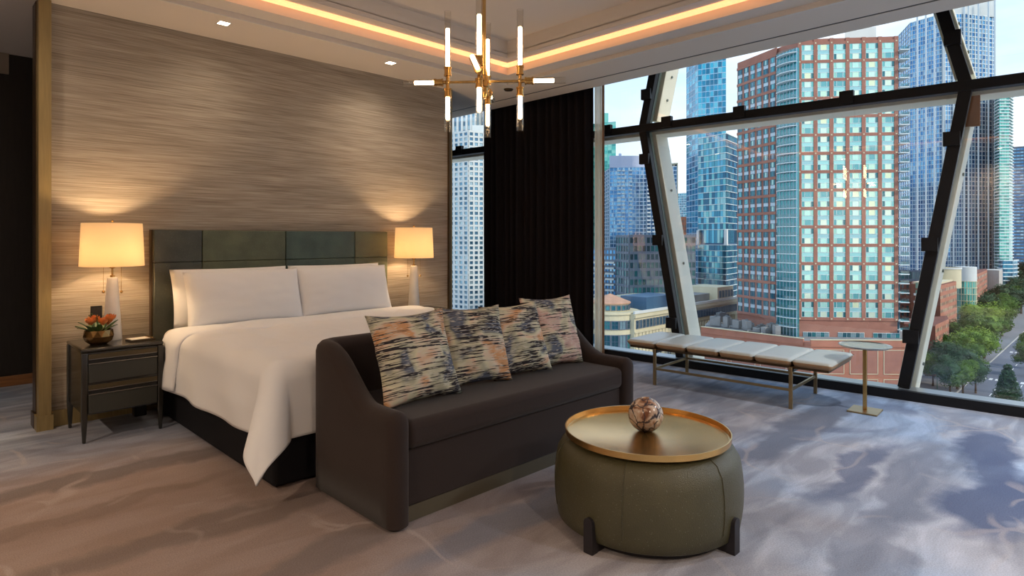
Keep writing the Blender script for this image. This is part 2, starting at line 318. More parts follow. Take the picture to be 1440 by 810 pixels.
# ------------------------------------------------------------------ room shell
H = 2.92; FX, FY = 5.525, 3.746; FA = math.radians(3.96)      # a point of the glass wall's foot and the wall's slight turn
def fpt(s, n, z=0):                                            # along the glass wall (towards -Y) and outward
    return (FX + s*math.sin(FA) + n*math.cos(FA), FY - s*math.cos(FA) + n*math.sin(FA), z)
S0, S1 = -3.35, 6.6
BX, BY = -2.6, -2.4                                            # walls behind the camera
PX0, PX1, PY = .65, 4.26, 5.23                                 # headboard wall
m = MB(); a, b_ = fpt(S0, .3), fpt(S1, .3)
m.poly([(BX-.2, BY-.2), (fpt(6.1, .3)[0], BY-.2), a[:2], (a[0], 7.2), (BX-.2, 7.2)], -.25, 0)
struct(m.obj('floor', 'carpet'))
# ceiling: soffits around a raised tray
TX, TY = 4.54, 4.62; TX0, TY0 = -1.6, -1.4; ZT = 3.2
m = MB()
m.box(BX-.2, TX0, BY-.2, 7.2, H, H+.10).box(TX0, TX, TY, 7.2, H, H+.10).box(TX0, TX, BY-.2, TY0, H, H+.10).box(TX, 4.98, BY-.2, 7.2, H, H+.10)
m.box(5.01, 5.27, BY-.2, 7.2, H, H+.10)                       # strip beyond the air slot
d = .185
m.box(TX0, TX, TY-d, TY, H+.035, H+.12).box(TX-d, TX, TY0, TY-d, H+.035, H+.12).box(TX0, TX0+d, TY0, TY-d, H+.035, H+.12).box(TX0+d, TX-d, TY0, TY0+d, H+.035, H+.12)
e = .40
m.box(TX0+d, TX-d, TY-e, TY-d, H+.115, H+.16).box(TX-e, TX-d, TY0+d, TY-e, H+.115, H+.16).box(TX0+d, TX0+e, TY0+d, TY-e, H+.115, H+.16).box(TX0+e, TX-e, TY0+d, TY0+e, H+.115, H+.16)
m.box(TX0+e, TX-e, TY-e, TY-e+.05, H+.155, ZT+.02).box(TX0+e, TX-e, TY0+e-.05, TY0+e, H+.155, ZT+.02).box(TX-e, TX-e+.05, TY0+e, TY-e, H+.155, ZT+.02).box(TX0+e-.05, TX0+e, TY0+e, TY-e, H+.155, ZT+.02)
m.box(TX0+e-.05, TX-e+.05, TY0+e-.05, TY-e+.05, ZT, ZT+.1)
m.box(BX-.2, 5.8, BY-.2, 7.2, ZT+.1, ZT+.3)                    # slab above
struct(m.obj('ceiling', 'ceiling_paint'))
# the cove's lit strips: thin profiles along the tray's inner step
m = MB(); z0, z1 = H+.060, H+.114
for q in (((TX0+d, TX-d-.085, TY-d-.10, TY-d-.02)), ((TX-d-.10, TX-d-.02, TY0+d, TY-d-.02)), ((TX0+d+.02, TX0+d+.10, TY0+d, TY-d-.10)), ((TX0+d+.10, TX-d-.10, TY0+d+.02, TY0+d+.10))):
    m.box(*q, z0+.04, z1+.003)
struct(m.obj('trim_4', 'cove_led'))
m = MB()                                                       # slim bead under the first step
m.box(TX0, TX+.02, TY, TY+.02, H-.006, H).box(TX, TX+.02, TY0, TY, H-.006, H)
struct(m.obj('trim_5', 'white_trim'))
struct(MB().box(4.98, 5.01, BY-.2, 7.2, H+.002, H+.10).obj('trim_6', 'black_plastic'))
# walls
m = MB().box(PX0+.01, PX1-.04, PY, PY+.16, 0, H); w = struct(m.obj('wall_headboard', 'grasscloth'))
struct(MB().box(BX-.2, 5.5, 6.95, 7.2, 0, H).obj('wall_left', 'dark_panel'))
struct(MB().box(BX-.2, BX, BY-.2, 6.95, 0, H).obj('wall_back', 'plain_wall'))
struct(MB().box(BX, 6.1, BY-.2, BY, 0, H).obj('wall_right', 'plain_wall'))
struct(MB().box(BX, 5.3, 6.925, 6.95, 0, .09).obj('baseboard_left', 'wood_base', bevel=.006))
struct(MB().box(PX0+.07, PX1-.045, PY-.012, PY, 0, .11).obj('baseboard_headboard', 'gold_trim'))
m = MB().box(PX0+.005, PX0+.075, PY-.06, PY+.03, 0, H); m.box(PX0-.008, PX0+.085, PY-.075, PY+.03, 0, .1)
struct(m.obj('trim_1', 'gold_trim'))
struct(MB().box(PX0, PX0+.012, PY+.03, PY+.17, 0, H).box(PX0-.01, PX0, PY+.03, PY+.17, 0, .1).obj('trim_2', 'bronze'))
m = MB().box(PX1-.04, PX1-.015, PY-.03, PY+.17, 0, H); o = struct(m.obj('trim_3', 'bronze'))
struct(MB().box(PX1-.015, PX1+.01, PY-.02, PY+.17, 0, H).obj('trim_7', 'gold_trim'))
struct(MB().box(BX, PX0+.02, 6.93, 6.95, 2.74, H).obj('trim_8', 'plain_wall'))

# ------------------------------------------------------------------ glass wall with its outer braces
win = sroot('window_1', (FX, FY, 0), FA - PI/2)                # local x runs along the glass, local y outward
m = MB().box(S0, S1, 0, .05, 0, .075); m.obj('sill_front', 'mullion_black', win)
MB().box(S0, S1, .05, .245, .03, .068).obj('sill_top', 'sill_metal', win)
GN = .235                                                      # glass plane
ZN = 2.49
NL, NR = .06, 2.88
def xl(z): return NL + (ZN-z)*.18 if z < ZN else NL + (z-ZN)*.22
def xr(z): return NR - (ZN-z)*.172 if z < ZN else NR - (z-ZN)*.25
ZTOP = 3.2
# black inner members
MB().box(S0, S1, GN-.12, GN-.02, ZN-.045, ZN+.035).obj('transom', 'mullion_black', win, bevel=.004)
for fn in (xl, xr):
    for za, zb in ((.07, ZN), (ZN, ZTOP)):
        MB().beam((fn(za), GN-.07, za), (fn(zb), GN-.07, zb), .085, .07, (1, 0, 0)).obj('mullion', 'mullion_black', win, bevel=.004)
        MB().beam((fn(za)+.0, GN+.02, za), (fn(zb)+.0, GN+.02, zb), .06, .05, (1, 0, 0)).obj('gasket', 'gasket', win)
for s in (S0+.05, 5.4, S1-.05):
    MB().box(s-.04, s+.04, GN-.12, GN-.02, .07, ZTOP).obj('mullion', 'mullion_black', win)
cl = MB().box(-.055, .055, -.025, .025, -.055, .055).mesh('clip', 'mullion_black')
for x, z in ((-2.75, ZN), (-.37, ZN), (.36, ZN), (1.12, ZN), (2.05, ZN), (3.7, ZN), (xl(2.82)-.01, 2.84), (xl(2.15)-.02, 2.15), (xl(1.28)-.02, 1.28), (xl(.42)-.02, .42), (xr(2.87)+.01, 2.87), (xr(2.08)-.02, 2.08), (xr(1.25)-.02, 1.25), (xr(.5)-.02, .5)):
    share(cl, 'clip', win, (x, GN-.115, z+.025 if abs(z-ZN) < .01 else z))
# panes
def pane(pts): MB().add([(x, GN, z) for x, z in pts], [tuple(range(len(pts)))]).obj('pane', 'window_glass', win, fix=False)
pane([(S0, .06), (xl(.06), .06), (xl(ZN), ZN), (S0, ZN)]); pane([(xl(.06), .06), (xr(.06), .06), (xr(ZN), ZN), (xl(ZN), ZN)])
pane([(xr(.06), .06), (5.4, .06), (5.4, ZN), (xr(ZN), ZN)]); pane([(5.4, .06), (S1, .06), (S1, ZN), (5.4, ZN)])
pane([(S0, ZN), (xl(ZN), ZN), (xl(ZTOP), ZTOP), (S0, ZTOP)]); pane([(xl(ZN), ZN), (xr(ZN), ZN), (xr(ZTOP), ZTOP), (xl(ZTOP), ZTOP)])
pane([(xr(ZN), ZN), (5.4, ZN), (5.4, ZTOP), (xr(ZTOP), ZTOP)]); pane([(5.4, ZN), (S1, ZN), (S1, ZTOP), (5.4, ZTOP)])
# cream steel braces outside the glass
BD = .27
for fn in (xl, xr):
    for za, zb in ((-.5, ZN-.05), (ZN+.1, ZTOP+.3)):
        o = MB().beam((fn(za)+.0, GN+.07+BD/2, za), (fn(zb)+.0, GN+.07+BD/2, zb), .13, BD, (1, 0, 0)).obj('brace', 'beam_cream', win, bevel=.006)
        for k in range(3):
            zz = za+(zb-za)*(.25+.27*k)
            MB().tube((fn(zz)+.066, GN+.07+BD/2, zz), (fn(zz)+.078, GN+.07+BD/2, zz), .014, n=10).obj('bolt', 'gasket', win)
MB().box(S0, S1, GN+.07, GN+.07+BD, ZN-.06, ZN+.06).obj('outer_beam', 'beam_cream', win, bevel=.006)
MB().box(xr(ZN)-.04, xr(ZN)+.075, GN+.06, GN+.10, ZN-.30, ZN-.062).obj('rust_patch', 'rust', win)
# soffit over the braces and ledge outside, closing the slab edges
MB().box(S0, S1, -.6, GN-.02, ZTOP+.01, ZTOP+.3).obj('head_frame', 'mullion_black', win)

def curtain(name, x, ya, yb, amp, waves, mt, label, z0=.02, z1=3.02, thick=.004):
    def fn(u, v):
        y = ya+(yb-ya)*u; k = u*waves*2*PI
        f = math.sin(k+.6*math.sin(k*.37)+.25*math.sin(v*3+u*9)) * amp * (.8+.2*math.sin(u*31))
        return (x + .07*(1-(y-3.75)*.0) * 0 + f - (y-FY)*.069*.6, y, z0+(z1-z0)*v)
    o = MB().grid(fn, int(waves*14), 14).obj(name, mt, smooth='all', solid=thick)
    return tag(o, label, 'curtain')
curtain('blackout_curtain', 5.43, 4.17, 5.86, .045, 15, 'curtain_black', 'black pleated floor-length curtain between the two stretches of window')
curtain('sheer_curtain', 5.46, 4.045, 4.17, .018, 2.5, 'sheer', 'beige translucent curtain edge beside the black curtain')
tag(MB().box(5.425, 5.445, 4.03, 4.05, .02, 3.0).obj('curtain_wand', 'sheer_edge', bevel=.004), 'slim brown upright rod at the edge of the beige curtain', 'rod')

# ------------------------------------------------------------------ ceiling fittings
DL = [(1.72, 4.80), (3.20, 4.80), (.25, 4.80), (4.76, -.6), (3.2, -1.9), (.8, -1.9), (-2.1, 3.0), (-2.1, .5)]  # from the fourth on: unseen fill lamps added to brighten the room
root = None
for i, (x, y) in enumerate(DL):
    if root is None:
        root = thing('downlight', 'lit square downlight in ceiling above left part of the headboard', 'ceiling light', (x, y, H), 0, 'square downlights in the ceiling border')
        f = MB()
        for q in ((-.045, .045, -.045, -.036), (-.045, .045, .036, .045), (-.045, -.036, -.036, .036), (.036, .045, -.036, .036)): f.box(*q, -.004, .0)
        f.obj('bezel', 'white_trim', root); MB().box(-.036, .036, -.036, .036, -.003, -.0005).obj('lens', 'down_led', root)
        o = root
    else:
        o = copy_tree(root); o.location = (x, y, H)
        o['label'] = {1: 'lit square downlight in ceiling above right end of the headboard wall'}.get(i, ['', '', 'square downlight in the ceiling over the passage left of the wall', 'added unseen fill downlight by the window behind the camera', 'added unseen fill downlight in the right rear ceiling border', 'added unseen fill downlight in the middle rear ceiling border', 'added unseen fill downlight over the rear left wall', 'added unseen fill downlight over the rear left corner'][i])
    light('downlight_or_fill_lamp', 'SPOT', (0, 0, -.02), DOWN_W if i < 3 else FILL_W*(1.35 if x < 1 else 1), (1, .80, .60) if i < 3 or x < 1 else (.90, .95, 1), parent=o, spot_size=math.radians(150), spot_blend=1.0, shadow_soft_size=.05)
s = thing('smoke_sensor', 'small round dark sensor disc on the ceiling right of the chandelier', 'sensor', (4.667, 4.737, H))
MB().lathe([(.0, -.022), (.042, -.02), (.052, -.008), (.052, 0)], n=24).obj('disc', 'bronze', s, smooth=True)
MB().lathe([(.0, -.003), (.065, -.003), (.065, 0)], n=24).obj('ring', 'white_trim', s, smooth=True)

# ------------------------------------------------------------------ chandelier
cxy = (2.02, 2.223); ch = thing('chandelier', 'brass chandelier with twelve lit glass tubes hanging from the raised ceiling', 'chandelier', (cxy[0], cxy[1], 2.066), YAW - PI/2 - .07)
MB().tube((0, 0, -.06), (0, 0, ZT-2.066-.02), .011).obj('pole', 'brass', ch, smooth=True)
MB().lathe([(.0, -.035), (.05, -.035), (.062, -.02), (.062, 0)], (0, 0, ZT-2.066), 32).obj('canopy', 'brass', ch, smooth=True)
MB().lathe([(.0, -.085), (.012, -.08), (.02, -.06), (.02, -.03), (.026, -.025), (.026, .025), (.02, .03), (.015, .06), (.0, .06)], n=24).obj('hub', 'brass', ch, smooth=True)
sock = MB().lathe([(.009, 0), (.009, .012), (.019, .013), (.019, .020), (.0165, .021), (.0165, .046), (.019, .047), (.019, .056), (.0, .056)], n=24).mesh('socket', 'brass', True)
def tubes(L1, L2):
    a = MB().lathe([(.0, 0), (.0098, .0), (.0098, L1-.004), (.008, L1), (0, L1)], n=20).mesh('light_tube', 'tube_light', True)
    b = MB().lathe([(.0165, 0), (.0165, L2), (.0145, L2), (.0145, 0)], n=24, close=True).mesh('glass_sleeve', 'sleeve_glass', True)
    return a, b
tU, tD, tO = tubes(.19, .275), tubes(.108, .170), tubes(.10, .155)
for k in range(4):
    ang = k*PI/2; dx, dy = math.cos(ang), math.sin(ang); R_ = .178; zo = (.0, -.004, .0, .0)[k]
    MB().tube((dx*.015, dy*.015, 0), (dx*R_, dy*R_, 0), .0065, n=12).obj('arm', 'brass', ch, smooth=True)
    MB().tube((dx*R_, dy*R_, -.03), (dx*R_, dy*R_, .03), .0085, n=12).lathe([(.0, -.013), (.011, -.008), (.014, 0), (.011, .008), (0, .013)], (dx*R_, dy*R_, 0), 16).obj('joint', 'brass', ch, smooth=True)
    for (rot, dirv, t, off) in (((0, 0, 0), (0, 0, 1), tU, .018), ((PI, 0, 0), (0, 0, -1), tD, .018), ((0, PI/2, ang), (dx, dy, 0), tO, .010)):
        p = Vector((dx*R_, dy*R_, 0)) + Vector(dirv)*off
        s_ = share(sock, 'socket', ch, p, rot)
        tb = share(t[0], 'light_tube', ch, p + Vector(dirv)*.056, rot); share(t[1], 'glass_sleeve', tb)

# ------------------------------------------------------------------ bed
bed = thing('bed', 'wide bed with black base, mattress and green-black panelled headboard', 'bed', (2.38, 4.12, 0))
bx0, bx1, by0, by1 = -1.02, 1.02, -1.02, 1.0                   # local
MB().box(bx0, bx1, by0, by1, .01, .33).obj('bed_base', 'bed_base', bed, bevel=.02)
MB().box(bx0+.02, bx1-.02, by0+.02, by1, .33, .62).obj('mattress', 'mattress_cloth', bed, bevel=.07, seg=5)
hb = MB().box(-1.05, 1.01, 1.045, 1.105, .05, 1.365).obj('headboard', 'bronze', bed)
hx = [-1.045, -.705, -.028, .643, 1.005]; mts = ['shagreen_dark', 'shagreen_green', 'shagreen_teal', 'shagreen_green']
for i in range(4):
    for (za, zb) in ((.06, 1.115), (1.117, 1.362)):
        MB().box(hx[i]+.002, hx[i+1]-.002, 1.005, 1.05, za, zb).obj('panel', mts[i], hb, bevel=.006)
def noise3(x, y, z, s=1): return noise.noise(Vector((x*s, y*s, z*s)))
# duvet as a cloth laid over the mattress block and hanging at three sides
def drape(mx0, mx1, my0, my1, top, ovx, ovf, yend, amp, seed, nu=150, nv=130, lift=0, fold=0):
    R = .085
    def fn(u, v):
        a = mx0-ovx + (mx1-mx0+2*ovx)*u; b = my0-ovf + (yend-my0+ovf)*v
        px, py = min(max(a, mx0), mx1), min(max(b, my0), my1)
        ox, oy = a-px, b-py; Lh = math.hypot(ox, oy)
        pz = top + lift
        puff = .022*noise3(a*2.2, b*2.2, seed) + .012*noise3(a*6, b*5, seed+3) + .005*noise3(a*13, b*7, seed+6)
        if Lh < 1e-6: return (a, b, pz + puff)
        ux, uy = ox/Lh, oy/Lh; corner = abs(2*ux*uy)
        if Lh < R*PI/2: out, dn = R*math.sin(Lh/R), R*(1-math.cos(Lh/R))
        else: out, dn = R, R + (Lh - R*PI/2)
        t = b if abs(ux) > abs(uy) else a
        fl = max(0, Lh-.08)
        out += lift + .012*math.sin(t*11+seed)*min(1, fl*4) + amp*noise3(a*3, b*3, seed+9)*min(1, fl*3) + .36*corner*fl + .02*min(1, fl*5)
        dn -= .02*corner*fl
        pz2 = pz - dn + puff*max(0, 1-Lh*4)
        return (px+ux*out, py+uy*out, max(pz2, .035+.02*u))
    return MB().grid(fn, nu, nv)
d_ = drape(bx0+.045, bx1-.045, by0+.045, .9, .645, .42, .42, .52, .03, 2.3).obj('duvet', 'bed_linen', smooth='all', solid=.03, loc=(2.38, 4.12, 0))
tag(d_, 'white duvet draped over the bed with its corner hanging to the carpet', 'duvet')
d2 = MB()
def turn(u, v):
    mx0, mx1, R = bx0+.045, bx1-.045, .09; ov = .40
    a = mx0-ov + (mx1-mx0+2*ov)*u; px = min(max(a, mx0), mx1); o_ = abs(a-px); sg = -1 if a < px else 1
    b = .30 + .37*v + .02*noise3(a*2, 0, 3)
    ed = .030*math.sin(PI*min(1, max(0, v)))**.5
    if o_ < R*PI/2: out, dn = R*math.sin(o_/R), R*(1-math.cos(o_/R))
    else: out, dn = R, R+(o_-R*PI/2)
    fl = max(0, o_-.08)
    return (px+sg*(out+ed*.6*min(1, o_*8)+.012+.14*fl*(1-v)+.015*math.sin(b*20)*min(1, fl*5)) if o_ > 0 else a, b, .646+.8*ed*max(.2, 1-o_*5)-dn+.012*noise3(a*3, b*3, 1))
d2.grid(turn, 120, 16).obj('turned_edge', 'bed_linen', d_, smooth='all', solid=.012)

def cushion_mesh(name, w, h, t, mt, pinch=.07, seed=0, n=26, p=.5, ear=1.0, wr=.012):
    m = MB()
    for sgn in (1, -1):
        def fn(u, v, sgn=sgn):
            a, b = u*2-1, v*2-1
            x = w/2*a*(1-pinch*(1-b*b)**1.0*ear) ; z = h/2*b*(1-pinch*(1-a*a)*ear)
            th = t/2*max(0, (1-abs(a)**2.4)*(1-abs(b)**2.4))**p
            th *= 1+.10*noise3(a*1.5, b*1.5, seed)
            return (x, sgn*(th + wr*noise3(a*4, b*4, seed+5)*min(1, th*20)), z)
        m.grid(fn, n, n)
    return m.mesh(name, mt, 'all')
# bed pillows: each a thing
for (x, y, z, rx, rz, w, h, t, lb) in (
    (-.52, .86, .852, -.22, .02, .90, .44, .20, 'white bed pillow standing behind the front left pillow against the headboard'),
    (-.485, .69, .846, -.30, -.01, .88, .43, .22, 'white bed pillow in front at the left of the bed'),
    (.385, .86, .852, -.22, -.02, .88, .44, .20, 'white bed pillow behind the front right pillow against the headboard'),
    (.365, .70, .848, -.30, .01, .90, .43, .22, 'white bed pillow in front at the right of the bed')):
    o = bpy.data.objects.new('bed_pillow', cushion_mesh('bed_pillow', w, h, t, 'bed_linen', .03, x*7, p=.42, wr=.006)); COL.objects.link(o)
    o.location = (2.38+x, 4.12+y, z); o.rotation_euler = (rx, 0, rz); tag(o, lb, 'pillow', 'white pillows on the bed')

# ------------------------------------------------------------------ sofa
SX0, SX1, SY0, SY1 = 1.515, 3.40, 2.29, 3.055
sofa = thing('sofa', 'dark brown upholstered sofa with curved sloping arms at the foot of the bed', 'sofa', ((SX0+SX1)/2, (SY0+SY1)/2, 0))
hw, hd, TH, RC = (SX1-SX0)/2, (SY1-SY0)/2, .112, .13
def sofa_path():
    c = TH/2; pts = []
    x0, yb = -hw+c, hd-c; rc = RC-c
    for k in range(13): pts.append((x0, -hd+.02+(yb-rc+hd-.02)*k/12))
    for k in range(1, 9): a = PI - k*PI/16; pts.append((x0+rc+rc*math.cos(a), yb-rc+rc*math.sin(a)))
    half = pts; n = 14; L = [(-x, y) for x, y in reversed(half)]
    mid = [(half[-1][0]+(L[0][0]-half[-1][0])*k/n, yb) for k in range(1, n)]
    return half+mid+L
P = sofa_path(); acc = [0]
for a, b in zip(P, P[1:]): acc.append(acc[-1]+math.dist(a, b))
LT = acc[-1]
def sm(t): t = min(1, max(0, t)); return t*t*(3-2*t)
m = MB(); NS = len(P); ring = 13; vs = []
for i, (x, y) in enumerate(P):
    s_ = min(acc[i], LT-acc[i]); h_ = .525 + .245*sm((s_-.18)/.42) - .0
    p0, p1 = P[max(0, i-1)], P[min(NS-1, i+1)]; tx, ty = p1[0]-p0[0], p1[1]-p0[1]; l = math.hypot(tx, ty); nx, ny = ty/l, -tx/l
    hw_ = TH/2; z0 = .015; zr = h_-hw_
    sec = [(-hw_, z0), (-hw_, .2), (-hw_, .35), (-hw_, zr)] + [(-hw_*math.cos(a*PI/6), zr+hw_*math.sin(a*PI/6)) for a in range(1, 6)] + [(hw_, zr), (hw_, .35), (hw_, .2), (hw_, z0)]
    vs += [(x+nx*o_, y+ny*o_, z) for o_, z in sec]
m.v = vs; m.f = [(i*ring+k, i*ring+k+1, (i+1)*ring+k+1, (i+1)*ring+k) for i in range(NS-1) for k in range(ring-1)] + [(i*ring+ring-1, i*ring, (i+1)*ring, (i+1)*ring+ring-1) for i in range(NS-1)]
m.m = [0]*len(m.f)
# rounded front ends of the arms
for i, sg in ((0, -1), (NS-1, 1)):
    x, y = P[i]; h_ = .525; r_ = TH/2; vs = []; zs = [.015, .2, .35, h_-r_] + [h_-r_+r_*math.sin(a*PI/12) for a in range(1, 7)]
    def fn(u, v):
        a = PI*u; k = v*(len(zs)-1); z = zs[int(round(k))]; rr = r_ if z <= h_-r_+1e-6 else math.sqrt(max(0, r_*r_-(z-h_+r_)**2))
        return (x+rr*math.cos(a), y-rr*math.sin(a)*.9, z)
    m.grid(fn, 10, len(zs)-1)
m.obj('back_and_arms', 'sofa_cloth', sofa, smooth='all')
MB().box(-hw+TH-.01, hw-TH+.01, -hd+.025, hd-TH+.01, .07, .335).obj('seat_base', 'sofa_cloth', sofa, bevel=.012)
MB().box(-hw+TH-.005, hw-TH+.005, -hd-.005, hd-TH-.0, .335, .468).obj('seat_cushion', 'sofa_cloth', sofa, bevel=.038, seg=5)
MB().box(-hw+TH-.02, hw-TH+.02, -hd+.03, hd-.08, .0, .072).obj('plinth', 'plinth_bronze', sofa)
cush = [((1.885, 2.60, .690), (-.36, 0, .02), .50, .48, 'patterned throw pillow in front at the left end of the sofa, orange top corner'),
        ((2.325, 2.640, .690), (-.34, .03, -.10), .46, .46, 'patterned throw pillow second from left on the sofa, pale olive with dark strokes'),
        ((2.665, 2.640, .685), (-.36, -.02, -.14), .45, .45, 'patterned throw pillow third from left on the sofa, in front of the last one'),
        ((3.02, 2.66, .692), (-.30, .02, -.05), .48, .47, 'patterned throw pillow at the right end of the sofa, pink and blue-grey')]
for i, (loc, rot, w_, h_, lb) in enumerate(cush):
    o = bpy.data.objects.new('throw_pillow', cushion_mesh('throw_pillow', w_, h_, .17, 'cushion_%d' % i, .10, i*3.3, p=.55, wr=.016)); COL.objects.link(o)
    o.location = loc; o.rotation_euler = rot; tag(o, lb, 'pillow', 'patterned pillows on the sofa')

# ------------------------------------------------------------------ ottoman, tray, stone ball
OX, OY = 2.437, 1.567
ot = thing('ottoman', 'round olive leather ottoman with black strap feet', 'ottoman', (OX, OY, 0))
R_ = .415; prof = [(0, .035), (R_-.022, .035), (R_-.008, .045), (R_, .09)] + [(R_+.008*math.sin(PI*k/6), .09+.20*k/6) for k in range(1, 6)] + [(R_, .29), (R_-.006, .325), (R_-.03, .365), (R_-.075, .388), (R_-.13, .394), (0, .394)]
MB().lathe(prof, n=96).obj('drum', 'leather_olive', ot, smooth='all')
for k in range(6):
    a = k*PI/3+.35; pts = [(r+.0008, z) for r, z in prof[3:13]]
    MB().path([(r*math.cos(a), r*math.sin(a), z) for r, z in pts], .0025, 6).obj('seam', 'leather_olive', ot)
MB().lathe([(0, .005), (R_-.06, .005), (R_-.06, .036), (0, .036)], n=48).obj('base_ring', 'foot_black', ot)
for k in range(4):
    a = k*PI/2 + PI; m = MB()
    n_ = 8; pts = [(-.0225, 0)]+[(.0225, 0)]+[(.0225*math.cos(PI*j/n_), .125+.0225*math.sin(PI*j/n_)) for j in range(n_+1)]
    r0, r1 = R_+.002, R_+.020; vs = [(r, u, z) for r in (r0-.02, r1) for u, z in pts]; N = len(pts)
    m.add(vs, [tuple(range(N)), tuple(range(2*N-1, N-1, -1))]+[(j, (j+1) % N, N+(j+1) % N, N+j) for j in range(N)])
    m.box(R_-.10, R_+.0, -.02, .02, 0, .03)
    o = m.obj('foot', 'foot_black', ot); o.rotation_euler = (0, 0, a)
ty = thing('serving_tray', 'round brass tray with raised rim lying on the olive ottoman', 'tray', (OX-.0, OY, .395))
MB().lathe([(0, 0), (.362, 0), (.372, .006), (.374, .032), (.369, .032), (.366, .010), (.358, .006), (0, .006)], n=96).obj('tray_body', 'tray_brass', ty, smooth=True)
bl = MB(); rb = .080
bl.lathe([(.0, -rb*.96), (.02, -rb*.965)] + [(rb*math.cos(a), rb*math.sin(a)) for a in [(-75+ k*6.5)*PI/180 for k in range(24)]] + [(.018, rb*.975), (.014, rb*.95), (.014, rb*.7), (0, rb*.7)], n=48)
o = bl.obj('stone_ball', 'veined_marble', loc=(2.46, 1.585, .401+rb*.965), smooth=True); tag(o, 'veined marble ball with a small hole on top standing on the brass tray', 'ornament')

# ------------------------------------------------------------------ bench
BA = math.radians(3.3)
bn = thing('bench', 'long low bench with pale leather pads on brass legs by the window', 'bench', (5.08, 2.40, 0), BA)
hl, hdp = .865, .325                                            # half length (y), half depth (x)
pw = 2*hl/6
def padfn(sgn):
    def fn(u, v):
        a, b = u*2-1, v*2-1
        ex = (1-abs(a)**8)**.30*(1-abs(b)**6)**.30
        return (hdp*a, pw/2*b, .361 + (.020*ex if sgn > 0 else -.048*ex**.7))
    return fn
pad = MB().grid(padfn(1), 18, 18).grid(padfn(-1), 18, 18, 1).mesh('pad', ['pad_leather', 'pad_edge_warmlit'], 'all')  # lower half painted tan for the warm room light on the pad sides
for k in range(6):
    p_ = share(pad, 'pad', bn, (0, -hl+pw*(k+.5), 0))
MB().box(-hdp+.03, hdp-.03, -hl+.03, hl-.03, .305, .322).obj('seat_board', 'bronze', bn)
lx, ly = .315, .575
for sx in (-1, 1):
    for sy in (-1, 1):
        MB().box(sx*lx-.010, sx*lx+.010, sy*ly-.013, sy*ly+.013, 0, .318).obj('leg', 'brass_aged', bn, bevel=.002)
    MB().box(sx*lx-.007, sx*lx+.007, -ly, ly, .135, .155).obj('rail', 'brass_aged', bn)
for sy in (-1, 1):
    MB().box(-lx, lx, sy*ly-.007, sy*ly+.007, .135, .155).obj('rail', 'brass_aged', bn)
    MB().box(-lx, lx, sy*ly-.02, sy*ly+.02, .285, .305).obj('bracket', 'black_plastic', bn)

dt = thing('drink_table', 'small round drink table on a slim brass post, square foot', 'table', (5.128, 1.39, 0), .06)
MB().box(-.105, .105, -.10, .10, 0, .012).obj('foot_plate', 'brass_aged', dt, bevel=.003)
MB().box(-.013, .013, -.013, .013, .012, .485).obj('post', 'brass', dt, bevel=.003)
MB().lathe([(0, .484), (.16, .484), (.176, .492), (.178, .500), (.172, .502), (.165, .496), (0, .496)], n=64).obj('table_top', 'disc_metal', dt, smooth=True)

# ------------------------------------------------------------------ nightstands
def nightstand(x, y, label):
    t = thing('nightstand', label, 'nightstand', (x, y, 0), 0, 'nightstands beside the bed')
    w_, d_ = .235, .245
    MB().box(-w_+.012, w_-.012, -d_+.016, d_-.012, .175, .575).obj('body', 'black_lacquer', t, bevel=.008)
    MB().box(-w_, w_, -d_, d_, .575, .600).obj('top', 'black_lacquer', t, bevel=.011, seg=4)
    for sx in (-1, 1):
        for sy in (-1, 1):
            cx_, cy_ = sx*(w_-.018), sy*(d_-.018); m = MB()
            vs = []
            for z, r in ((0, .0095), (.175, .018), (.575, .018)): vs += [(cx_+i*r, cy_+j*r, z) for i, j in ((-1, -1), (1, -1), (1, 1), (-1, 1))]
            m.add(vs, [(3, 2, 1, 0), (8, 9, 10, 11)]+[(q+k, q+(k+1) % 4, q+4+(k+1) % 4, q+4+k) for q in (0, 4) for k in range(4)])
            m.obj('leg', 'black_lacquer', t, bevel=.006)
    for z in (.185, .380):
        dr = MB().box(-w_+.04, w_-.04, -d_+.004, -d_+.03, z, z+.118).obj('drawer', 'drawer_front', t, bevel=.004)
        MB().box(-w_+.04, w_-.04, -d_-.004, -d_+.02, z+.119, z+.124).obj('pull_lip', 'steel_lip', dr, bevel=.001)
        MB().box(-w_+.04, w_-.04, -d_+.012, -d_+.03, z+.126, z+.146).obj('pull_groove', 'black_plastic', dr)
        MB().box(-w_+.04, w_-.04, -d_+.002, -d_+.02, z+.147, z+.151).obj('upper_lip', 'steel_lip', dr, bevel=.001)
        MB().box(-w_+.04, w_-.04, -d_+.004, -d_+.03, z+.152, z+.180).obj('rail', 'olive_rail', dr)
    return t
nightstand(1.036, 4.885, 'black two-drawer nightstand at the left of the bed with a bowl of flowers')
nightstand(3.66, 4.885, 'black nightstand hidden beyond the bed, under the right lamp')

